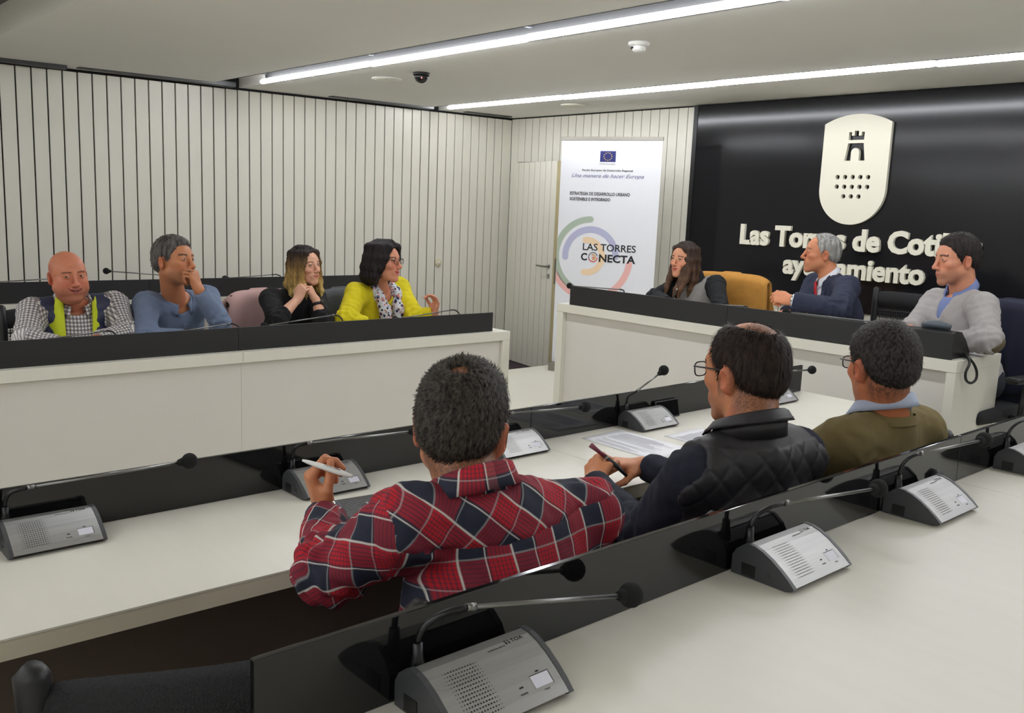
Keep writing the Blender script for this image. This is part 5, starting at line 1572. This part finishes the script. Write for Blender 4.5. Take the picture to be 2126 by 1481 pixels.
for s in (-1, 1):
    for k, (x0, y0) in enumerate(((.034, .058), (.056, .034), (.066, .004), (.066, -.034), (.046, -.068), (.016, -.090))):
        ln = .27 if k < 3 else .22
        fr = .055 if k < 2 else .0
        ch.append([((s*.010, y0*.6, .118), .014), ((s*(x0+.008), y0, .082), .018 if k else .012), ((s*(x0+.020), y0-.004, .010), .018 if k else .011), ((s*(x0+.020), y0-.008+fr*.1, -.06), .020), ((s*(x0+.018), y0-.01+fr*.5, -.13), .022), ((s*(x0+.010), y0+fr*1.0, -.20), .017), ((s*(x0+.004), y0+.004+fr*1.2, -ln), .007)])
V, Q = locks(H, ch, ridge=.0013)
mesh_obj('hair', V, Q, M['hattr'], r, col=hair_col(H, V, [(-.25, (104, 76, 54)), (-.1, (84, 62, 48)), (.05, (66, 50, 42)), (.13, (48, 38, 34))], 3))
tpw = H
pen = tube([P['WR']+V3(.060, -.060, .0), P['WR']+V3(.085, -.035, .085)], .004, 8); po = thing('pen', 'dark pen in the hand of the woman in the grey tunic', 'pen', tuple(P['WR']+V3(.06, -.06, 0)))
obj('barrel', pen, M['blk'], po, True); obj('cap', tube([P['WR']+V3(.0852, -.0348, .0856), P['WR']+V3(.088, -.032, .096)], .0046, 8), M['chrome'], po, True)
trousers(r, P, M['trou']); c5 = seat_chair('office chair carrying a tan coat, behind the woman in the grey tunic', P, dx=.12, dy=.02)

# ---- man in navy suit with red tie
d = dict(N=pt(1722, 578, y=5.16), SR=pt(1694, 592, y=5.29), SL=pt(1758, 600, y=5.03), ER=pt(1662, 650, y=5.08), EL=pt(1742, 642, y=4.80), WR=V3(-2.93, 4.80, FH+.045), WL=pt(1643, 623, y=4.66))
P = pose(d, (-2.74, 5.24, DZ+.585), fl=DZ); r = person('silver-haired man in a navy suit and red tie, fist raised', (-2.74, 5.24, DZ))
H = head_frame(pt(1706, 528, y=5.12), -141, 2, 0, .97)
fo = dict(skin=(214, 142, 104), red=.4, brow=(120, 104, 92), jaw=1.02, mouth=.35, gaze=(0, 0), stubble=.12, eye=.7)
body(r, P, H, fo, dict(R=dict(f=V3(-.4, -.8, -.1), b=(0, 0, 1), pose='relax'), L=dict(f=V3(-.82, -.30, .12), b=(.25, -.72, .55), pose='loose_fist', sc=1.05)))
M['wshirt'] = mat('white_shirt', (222, 224, 232), .8, bump=(700, .15)); M['navysuit'] = mat('navy_suit', (38, 44, 66), .85, bump=(700, .3)); M['redtie'] = mat('red_tie', (190, 18, 36), .6, noise=(300, .12))
top(r, 'shirt', P, .006, M['wshirt'], sides='', amp=.001, seed=18, neck_r=.062)
collar(r, P, H, M['wshirt'], .064, .038, .028, .30, drop=.014)
def lap(S, P=P):
    T = P['T']; S.s(rc(P['N']+T@V3(0, .10, .06), .078, P['N']+T@V3(0, .19, -.32), .030), .008)
top(r, 'jacket', P, .018, M['navysuit'], wr=.96, amp=.005, seed=19, neck_r=.068, extra=lap, r=1.05)
T = P['T']; bm = nb(); rows = []
for t in range(9):
    u = t/8; w = (.014 if t == 0 else .017 if t == 1 else .012 if t == 2 else .016+.022*u); z = .006-.40*u; y = .075+.062*min(1, u*2.5)+.014*(t in (0, 1))
    rows.append([bm.verts.new(P['N']+T@V3(a*w, y+.006*(1-abs(a)), z)) for a in (-1, 0, 1)])
for a, b in zip(rows, rows[1:]):
    for j in (0, 1): bm.faces.new((a[j], a[j+1], b[j+1], b[j]))
bmesh.ops.recalc_face_normals(bm, faces=bm.faces[:]); bmesh.ops.solidify(bm, geom=bm.faces[:], thickness=.006); obj('tie', bm, M['redtie'], r, True)
for s in (-1, 1):
    bm = nb(); rows = []
    for t in range(10):
        u = t/9; z = .012-.39*u; x = s*(.078-.052*u); y = .02+.125*min(1, u*2.2); w = .014+.040*math.sin(min(1, u*1.25)*math.pi)
        rows.append([bm.verts.new(P['N']+T@V3(x, y+.022, z)), bm.verts.new(P['N']+T@V3(x+s*w, y+.008, z+.01))])
    for a, b in zip(rows, rows[1:]): bm.faces.new((a[0], a[1], b[1], b[0]))
    bmesh.ops.recalc_face_normals(bm, faces=bm.faces[:]); bmesh.ops.solidify(bm, geom=bm.faces[:], thickness=.005); obj('lapel', bm, M['navysuit'], r, True)
ring_band(r, 'shirt_cuff', P['EL']+(P['WL']-P['EL'])*.955, P['WL']-P['EL'], .033, .018, M['wshirt'])
ring_band(r, 'watch', P['WL']-nrmz(P['WL']-P['EL'])*.001, P['WL']-P['EL'], .029, .012, M['chrome'])
zr = ([-.12, -.085, -.045, -.012, .000, .012, .020, .035, .045, .06, .12], [-.062, -.06, -.04, .016, .022, -.030, -.012, .060, .098, .2, .2])
V, Q, N = short_hair(r, H, None, .009, zmin=zr); M['hsilver'] = hair_mat('silver_hair', (128, 126, 122), (186, 184, 180), .5); hair_obj(r, V, Q, M['hsilver'], 'hair', H, N, 2200, .016, 5, width=.0014)
trousers(r, P, M['trou']); seat_chair('black mesh chair back showing between the man with the red tie and the young man', P, yaw=-95, dx=.16, dy=.09, back=.0)

# ---- young dark-haired man in a grey jumper
d = dict(N=pt(1998, 602, y=4.66), SR=pt(1942, 630, y=4.72), SL=pt(2040, 640, y=4.54), ER=pt(1900, 682, y=4.55), EL=pt(2052, 708, y=4.42), WR=V3(-2.00, 4.40, FH+.085), WL=V3(-1.83, 4.42, FH+.055))
P = pose(d, (-1.86, 4.84, DZ+.585), fl=DZ); r = person('young dark-haired man in a grey V-neck jumper at the bench end', (-1.8, 4.86, DZ))
H = head_frame(pt(1987, 541, y=4.6), -128, -6, 0, .99)
fo = dict(skin=(212, 146, 116), red=.4, brow=(44, 34, 30), browt=1.2, stubble=.5, gaze=(-.1, -.2), eye=.6, jaw=.97, lip=(196, 104, 98))
body(r, P, H, fo, dict(R=dict(f=V3(-.35, -.75, .1), b=(-.2, -.3, .9), pose='pen'), L=dict(f=V3(-.75, -.4, .15), b=(0, -.35, .9), pose='relax')))
M['greyknit'] = mat('light_grey_knit', (166, 162, 160), .95, bump=(600, .35), noise=(250, .05)); M['bluecloth'] = mat('blue_oxford', (116, 130, 178), .85, bump=(700, .3)); M['patch'] = mat('brown_elbow_patch', (92, 82, 62), .9)
top(r, 'shirt', P, .005, M['bluecloth'], sides='', amp=.001, seed=21, neck_r=.062)
collar(r, P, H, M['bluecloth'], .064, .036, .034, .36, drop=.014)
def vn(S, P=P):
    T = P['T']; S.s(rc(P['N']+T@V3(0, .09, .04), .056, P['N']+T@V3(0, .150, -.085), .016), .006)
top(r, 'jumper', P, .014, M['greyknit'], amp=.0035, seed=22, neck_r=.068, extra=vn, r=1.05)
ring_e = P['EL']; S = Sdf(); S.u(rc(ring_e-nrmz(P['WL']-P['EL'])*.01, .0615, ring_e+(P['WL']-P['EL'])*.16, .060)); S.i(half(ring_e+V3(.02, .03, -.012), V3(.55, .3, -.75)), .004)
v, q = S.mesh(.006); mesh_obj('elbow_patch', v, q, M['patch'], r)
V, Q, N = short_hair(r, H, None, .009, top_t=.008, front=.004); M['hbrown'] = hair_mat('dark_brown_hair', (28, 24, 24), (54, 46, 44), .45); hair_obj(r, V, Q, M['hbrown'], 'hair', H, N, 2200, .012, 6, width=.0013)
mk = P['WR']+V3(-.02, -.07, .010)
po = thing('marker_pen', 'red and white marker held by the young man in grey', 'pen', tuple(mk))
mdir = V3(.93, -.25, -.08)
obj('barrel', tube([mk-mdir*.05, mk+mdir*.03], .0075, 10), mat('red_plastic', (206, 50, 36), .4), po, True); obj('cap', tube([mk+mdir*.0302, mk+mdir*.095], [.0080, .0070], 10), M['white'], po, True)
trousers(r, P, M['trou']); c7 = seat_chair('office chair draped with a navy coat, behind the young man in grey', P, yaw=-100, dx=.06, dy=.0)
# ---- man in the red plaid shirt, seen from behind
d = dict(N=pt(985, 1020, x=-1.215), SL=pt(846, 1092, x=-1.235), SR=pt(1215, 1072, x=-1.18), EL=pt(680, 1188, x=-1.37), WL=pt(676, 1070, x=-1.55), ER=V3(-1.40, 1.36, .80), WR=V3(-1.66, 1.42, .835))
P = pose(d, (-1.17, 1.03, .585)); r = person('man in a red and navy plaid shirt seen from behind, holding a white pen', (-1.17, 1.03, 0))
H = head_frame(pt(957, 892, x=-1.30), 133, -6, 3, 1.02)
fo = dict(skin=(196, 128, 90), red=.5, jaw=1.05, stubble=.3, nape=.75)
hv, tips = body(r, P, H, fo, dict(L=dict(f=V3(-.36, -.22, .90), b=(-.42, -.84, .30), pose='penfist', sc=.96), R=dict(f=V3(-.9, .1, -.1), b=(0, 0, 1), pose='relax')), .0030, .0022)
M['plaid'] = plaid_mat()
def yoke(V, N, ur, P=P):
    uvs, reg = ur; q = (V-P['N'])@P['T']; back = reg == 0
    yl = -.080+.10*np.abs(q[:, 0])       # pointed yoke seam, lowest in the middle of the back
    u, v = uvs[0].T; c, s = math.cos(.80), math.sin(.80)
    reg = reg.copy(); reg[back & (q[:, 2] > yl)] = 3
    for k in (1, 2):
        a, b = uvs[k].T; uvs[k] = np.stack([a*.85+b*.53, -a*.53+b*.85], 1)
    d = np.abs(q[:, 2]-yl)
    V = V+N*((reg == 3)*.0016-.0022*np.exp(-(d/.004)**2)*back)[:, None]
    return V, [uvs+[np.stack([u*c+v*s, -u*s+v*c], 1)], reg]
top(r, 'plaid_shirt', P, .014, M['plaid'], vox=.0055, wr={'L': .90, 'R': .95}, puv=True, amp=.0050, seed=31, neck_r=.064, post=yoke, r=1.0, wide=1.04, belly=1.1)
collar_uv(collar(r, P, H, M['plaid'], .072, .052, .040, .35, drop=.026), P)
# seams as thin stitched piping along the yoke and the armholes
V, Q, N = short_hair(r, H, None, .008, top_t=.004, vox=.0034, rough=.0014, extra=lambda S, H=H: S.s(H.e((-.004, -.058, .116), (.019, .019, .022)), .012))
qh = H.inv(V); M['hdark'] = hair_mat('greying_dark_hair', (24, 20, 18), (84, 77, 69), .45, 160, (1, 1, .5))
def crown(q):
    d = q-np.array([.004, -.062, .092]); a = np.cross(d, [0, -.5, .85]); return d/(np.linalg.norm(d, axis=1)[:, None]+1e-6)*.8+a/(np.linalg.norm(a, axis=1)[:, None]+1e-6)*.5+np.array([0, 0, -.25])
spike = (qh[:, 1] > .02) & (qh[:, 2] > .08)
thin = np.exp(-((np.linalg.norm(qh-np.array([-.004, -.058, .112]), axis=1))/.026)**2)
keep = np.random.RandomState(3).rand(len(V)) > thin*.93
o1 = hair_obj(r, V, Q, M['hdark'], 'hair', H, N, 9000, .017, 11, mask=keep, width=.0008, lift=.28, jit=.30, flow=crown)
sv, st = strands(r, V, N, H, None, 900, .022, lambda q: np.tile(np.array([0.2, .45, .9]), (len(q), 1)), 12, .0009, spike, .75, .25)
mesh_obj('hair_tuft', sv, st, M['hdark'], r)
S = Sdf(); S.u(H.e((.004, -.062, .098), (.020, .018, .016)))
glasses(r, H, m=M['blk'])
wl = P['WL']-nrmz(P['WL']-P['EL'])*.018
M['navystrap'] = mat('navy_strap', (34, 36, 60), .6)
ring_band(r, 'cuff', P['EL']+(P['WL']-P['EL'])*.885, P['WL']-P['EL'], .0375, .030, M['navystrap'], .005)
watch(r, wl-nrmz(P['WL']-P['EL'])*.004, P['WL']-P['EL'], .032, (.75, -.35, .5), M['navystrap'], M['chrome'])
trousers(r, P, M['jean']); seat_chair('black office chair under the man in the plaid shirt', P)
# white pen between thumb and forefinger
tp_ = (tips['L']['t']+tips['L'][0])/2
a_, b_ = pt(628, 956, x=-1.565), pt(733, 990, x=-1.475)
po = thing('pen', 'white ballpoint pen held up by the man in the plaid shirt', 'pen', tuple((a_+b_)/2))
ax_ = nrmz(b_-a_); 
obj('barrel', tube([a_, a_+ax_*.012, a_+ax_*.04, a_+ax_*.085, b_-ax_*.02, b_-ax_*.004, b_], [.0022, .0040, .0058, .0060, .0050, .0034, .0016], 12), M['white'], po, True)
obj('clip', tube([b_-ax_*.065+V3(.004, 0, .0045), b_-ax_*.03+V3(.004, 0, .006)], .0014, 6), M['chrome'], po, True)

# ---- man in the black quilted gilet
d = dict(N=pt(1560, 905, x=-1.135), SL=pt(1440, 990, x=-1.19), SR=pt(1650, 945, x=-1.12), EL=pt(1335, 1108, x=-1.37), WL=pt(1232, 1000, x=-1.66), ER=V3(-1.40, 2.04, .80), WR=pt(1335, 968, x=-1.65))
P = pose(d, (-1.13, 1.76, .585)); r = person('balding man with glasses in a black quilted gilet and navy jumper, seen from behind', (-1.13, 1.76, 0))
H = head_frame(pt(1548, 778, x=-1.20), 172, -6, 0, 1.0)
fo = dict(skin=(206, 136, 96), red=.45, stubble=.35, jaw=1.0, nape=.75)
hv, tips = body(r, P, H, fo, dict(L=dict(f=V3(-.55, .62, .42), b=(-.25, -.80, .55), pose='fist', sc=1.0), R=dict(f=V3(-.42, -.82, .12), b=(.10, .10, .95), pose='open_c', sc=1.02)), .0030, .0024)
M['navyknit'] = mat('navy_knit', (34, 37, 52), .95, bump=(700, .4))
top(r, 'jumper', P, .010, M['navyknit'], vox=.0065, wr=.97, amp=.0045, seed=41, neck_r=.060, r=1.0)
M['quilt'] = mat('black_quilted_shell', (40, 38, 42), .5, bump=(900, .15))
def quilt(V, N, uv, P=P):
    q = (V-P['N'])@P['T']; u, v = q[:, 0], q[:, 2]; per = .066
    a = (u+v*.85)/per; b = (u-v*.85)/per
    da = np.abs(a-np.round(a)); db = np.abs(b-np.round(b)); d = np.minimum(da, db)
    seam = np.abs(v+.205+.12*u*0)/.012
    h = .0040*np.clip(d/.15, 0, 1)**.6
    h = np.where(v > -.012, h*.2, h)
    h = h-.004*np.exp(-seam**2)
    return V+N*h[:, None], uv
top(r, 'quilted_gilet', P, .026, M['quilt'], vox=.0050, sides='', cutarms=.05, amp=.002, seed=43, neck_r=.066, post=quilt, wide=1.02)
cl = collar(r, P, H, M['quilt'], .078, .062, .020, .55, drop=.024, th=.008)
# armhole binding
bald = ([-.12, -.085, -.045, -.012, .000, .012, .022, .036, .050, .06, .12], [-.066, -.062, -.040, .016, .020, -.040, -.030, .050, .080, .085, .086])
def patch_bald(S, H=H): S.s(H.e((.006, -.036, .136), (.053, .082, .050)), .010)
V, Q, N = short_hair(r, H, None, .0065, zmin=bald, vox=.0034, extra=patch_bald, rough=.0010)
M['hdk2'] = hair_mat('dark_thin_hair', (24, 18, 17), (60, 47, 40), .45, 120, (1, 1, .3))
hair_obj(r, V, Q, M['hdk2'], 'hair', H, N, 6500, .020, 13, width=.0008, lift=.14, jit=.16)
V2, N2 = hv[0], vnormals(*hv); q2 = H.inv(V2); crownm = (q2[:, 2] > .092) & (q2[:, 1] > -.09) & (q2[:, 1] < .08)
sv, st = strands(r, V2, N2, H, None, 420, .020, lambda q: np.tile(np.array([.1, -.9, .25]), (len(q), 1)), 14, .00045, crownm, .35, .35)
mesh_obj('thin_hair', sv, st, M['hdk2'], r)
glasses(r, H, m=M['blk'], y0=.116)
trousers(r, P, M['trou']); seat_chair('black office chair under the man in the quilted gilet', P)
# folded spectacles in his hands
cxy = (tips['L'][0]+tips['R'][0]+tips['R']['t'])/3
ga, gb = pt(1226, 924, x=-1.71), pt(1302, 985, x=-1.61)
M['maroon'] = mat('maroon_plastic', (116, 44, 66), .35)
gl = thing('folded_spectacles', 'folded maroon and black spectacles held by the man in the quilted gilet', 'spectacles', tuple((ga+gb)/2))
gx = nrmz(gb-ga); gup = nrmz(np.cross(gx, V3(-.5, .3, .8))); 
obj('frame', tube([ga, ga+gx*.02, ga+gx*.055], [.0085, .0065, .0050], 10), M['maroon'], gl, True)
obj('temple', tube([ga+gx*.05+gup*.003, ga+gx*.09, gb+V3(0, 0, -.006)], [.0050, .0068, .0045], 10), M['blk'], gl, True)
obj('hinge', ball(ga+gx*.060+gup*.002, .0065, 10), M['steel'], gl, True)

# ---- man in the olive jumper
d = dict(N=pt(1838, 856, x=-1.115), SL=pt(1750, 925, x=-1.14), SR=pt(1905, 895, x=-1.10), EL=V3(-1.40, 2.16, .76), WL=V3(-1.62, 2.26, .822), ER=V3(-1.36, 2.60, .78), WR=V3(-1.62, 2.55, .822))
P = pose(d, (-1.14, 2.36, .585)); r = person('man with short dark hair and glasses in an olive jumper, seen from behind', (-1.14, 2.36, 0))
H = head_frame(pt(1832, 764, x=-1.13), 150, -6, 0, .97)
fo = dict(skin=(200, 122, 84), red=.5, stubble=.3, nape=.75)
body(r, P, H, fo, dict(L=dict(f=V3(-.8, .5, -.1), b=(0, 0, 1), pose='relax'), R=dict(f=V3(-.8, -.5, -.1), b=(0, 0, 1), pose='relax')), .0032, .003)
M['olive'] = mat('olive_knit', (118, 104, 66), .95, bump=(500, .4), noise=(200, .06))
top(r, 'jumper', P, .013, M['olive'], vox=.0065, amp=.0040, seed=51, neck_r=.068, neck_drop=.012, r=1.1, wide=1.04)
M['paleblue'] = mat('pale_blue_cotton', (172, 182, 204), .85, bump=(700, .2))
collar(r, P, H, M['paleblue'], .068, .046, .030, .4, drop=.016)
obj('neckband', tube([P['N']-P['T'][:, 2]*.030+P['T'][:, 1]*.004, P['N']-P['T'][:, 2]*.006+P['T'][:, 1]*.008], [.090, .084], 28, cap=False), M['olive'], r, True)
V, Q, N = short_hair(r, H, None, .009, top_t=.003, vox=.0036, rough=.0012)
M['hdk3'] = hair_mat('short_dark_hair', (22, 20, 20), (72, 66, 63), .45, 170, (1, 1, .5)); hair_obj(r, V, Q, M['hdk3'], 'hair', H, N, 6500, .011, 15, width=.0008, lift=.25, jit=.3)
glasses(r, H, m=M['blk'])
trousers(r, P, M['trou']); seat_chair('black office chair whose rounded corner shows right of the man in the olive jumper', P, yaw=200, dy=.03)

# ------------------------------------------------------------------ coats left on chair backs
def draped(name, label, ch, m, top_z, drop_f, drop_b, w=.52, seed=0, cat='coat', shoulder=.10, thick=.02, lining=None):
    """coat over a chair back: a folded sheet following the top rail, with folds"""
    t = thing(name, label, cat, tuple(ch.location)); rz = ch.rotation_euler.z; c, s = math.cos(rz), math.sin(rz); o = Vector(ch.location)
    def Wd(p): return Vector((o.x+c*p[0]-s*p[1], o.y+s*p[0]+c*p[1], o.z+p[2]))
    nu, nv = 22, 24; bm = nb(); g = []
    for i in range(nu+1):
        u = -1+2*i/nu; y = u*w/2; xr = -.283-.03*(1-u*u); row = []
        zt = top_z-shoulder*abs(u)**6
        for j in range(nv+1):
            v = -1+2*j/nv          # -1 front hem ... 0 ridge ... 1 back hem
            L = drop_f if v < 0 else drop_b; k = abs(v)
            z = zt-L*max(0, k-.10)/.9 - .02*min(1, k/.1)
            off = (.056 if v < 0 else .030)*min(1, k/.12)**.5
            fold = .012*math.sin(u*9+seed+2.0*k)*k + .008*math.sin(u*19+seed*2+3*k)*k
            x = xr+(off+fold+.02*k if v < 0 else -off-fold-.05*k)
            yy = y*(1+.10*k)
            row.append(bm.verts.new(Wd((x, yy, z))))
        g.append(row)
    for i in range(nu):
        for j in range(nv): bm.faces.new((g[i][j], g[i+1][j], g[i+1][j+1], g[i][j+1]))
    bmesh.ops.recalc_face_normals(bm, faces=bm.faces[:]); bmesh.ops.solidify(bm, geom=bm.faces[:], thickness=thick)
    obj('cloth', bm, m, t, True)
    bm = tube([Wd((-.318, -.12, top_z-.03)), Wd((-.345, -.05, top_z-.012)), Wd((-.345, .05, top_z-.012)), Wd((-.318, .12, top_z-.03))], [.012, .018, .018, .012], 10)
    obj('coat_collar', bm, m, t, True)
    for sd in (-1, 1):
        pts = [Wd((-.345, sd*w*.40, top_z-.10)), Wd((-.375, sd*w*.44, top_z-.25)), Wd((-.38, sd*w*.44, top_z-.42))]
        obj('sleeve', tube(pts, [.040, .045, .036], 12), m, t, True)
    if lining:
        bm = nb(); g = []
        for i in range(7):
            u = -.72+.60*i/6; row = []
            for j in range(9):
                k = j/8; x = -.283-.03*(1-u*u)+.072+.026*k+.010*math.sin(u*9+seed+2*k)*k
                row.append(bm.verts.new(Wd((x, u*w/2*(1+.1*k), top_z-.045-shoulder*abs(u)**6-.02*abs(i-3)/3-drop_f*.95*k))))
            g.append(row)
        for i in range(6):
            for j in range(8): bm.faces.new((g[i][j], g[i+1][j], g[i+1][j+1], g[i][j+1]))
        bmesh.ops.recalc_face_normals(bm, faces=bm.faces[:]); bmesh.ops.solidify(bm, geom=bm.faces[:], thickness=.006); obj('lining', bm, lining, t, True)
    return t
M['tan'] = mat('tan_suede', (196, 140, 62), .9, bump=(60, .4), noise=(25, .08)); M['pink'] = mat('pink_wool', (196, 160, 156), .95, bump=(300, .4)); M['greyj'] = mat('dark_grey_jacket', (70, 72, 76), .85, bump=(200, .3)); M['navyc'] = mat('navy_wool', (32, 36, 56), .95, bump=(300, .4))
draped('coat', 'tan coat with dark lining hung over the chair behind the woman in grey', c5, M['tan'], .990, .40, .45, .58, 1, lining=M['blk'], shoulder=.035)
draped('coat', 'pink coat over the chair between the polo man and the blonde woman', c3, M['pink'], .985, .35, .40, .57, 2, shoulder=.05)
draped('jacket', 'dark grey jacket on the chair behind the woman in yellow', c4, M['greyj'], .99, .35, .40, .57, 3, shoulder=.06, cat='jacket')
draped('coat', 'navy coat hanging from the chair of the young man in grey', c7, M['navyc'], 1.0, .45, .62, .58, 4, shoulder=.05)
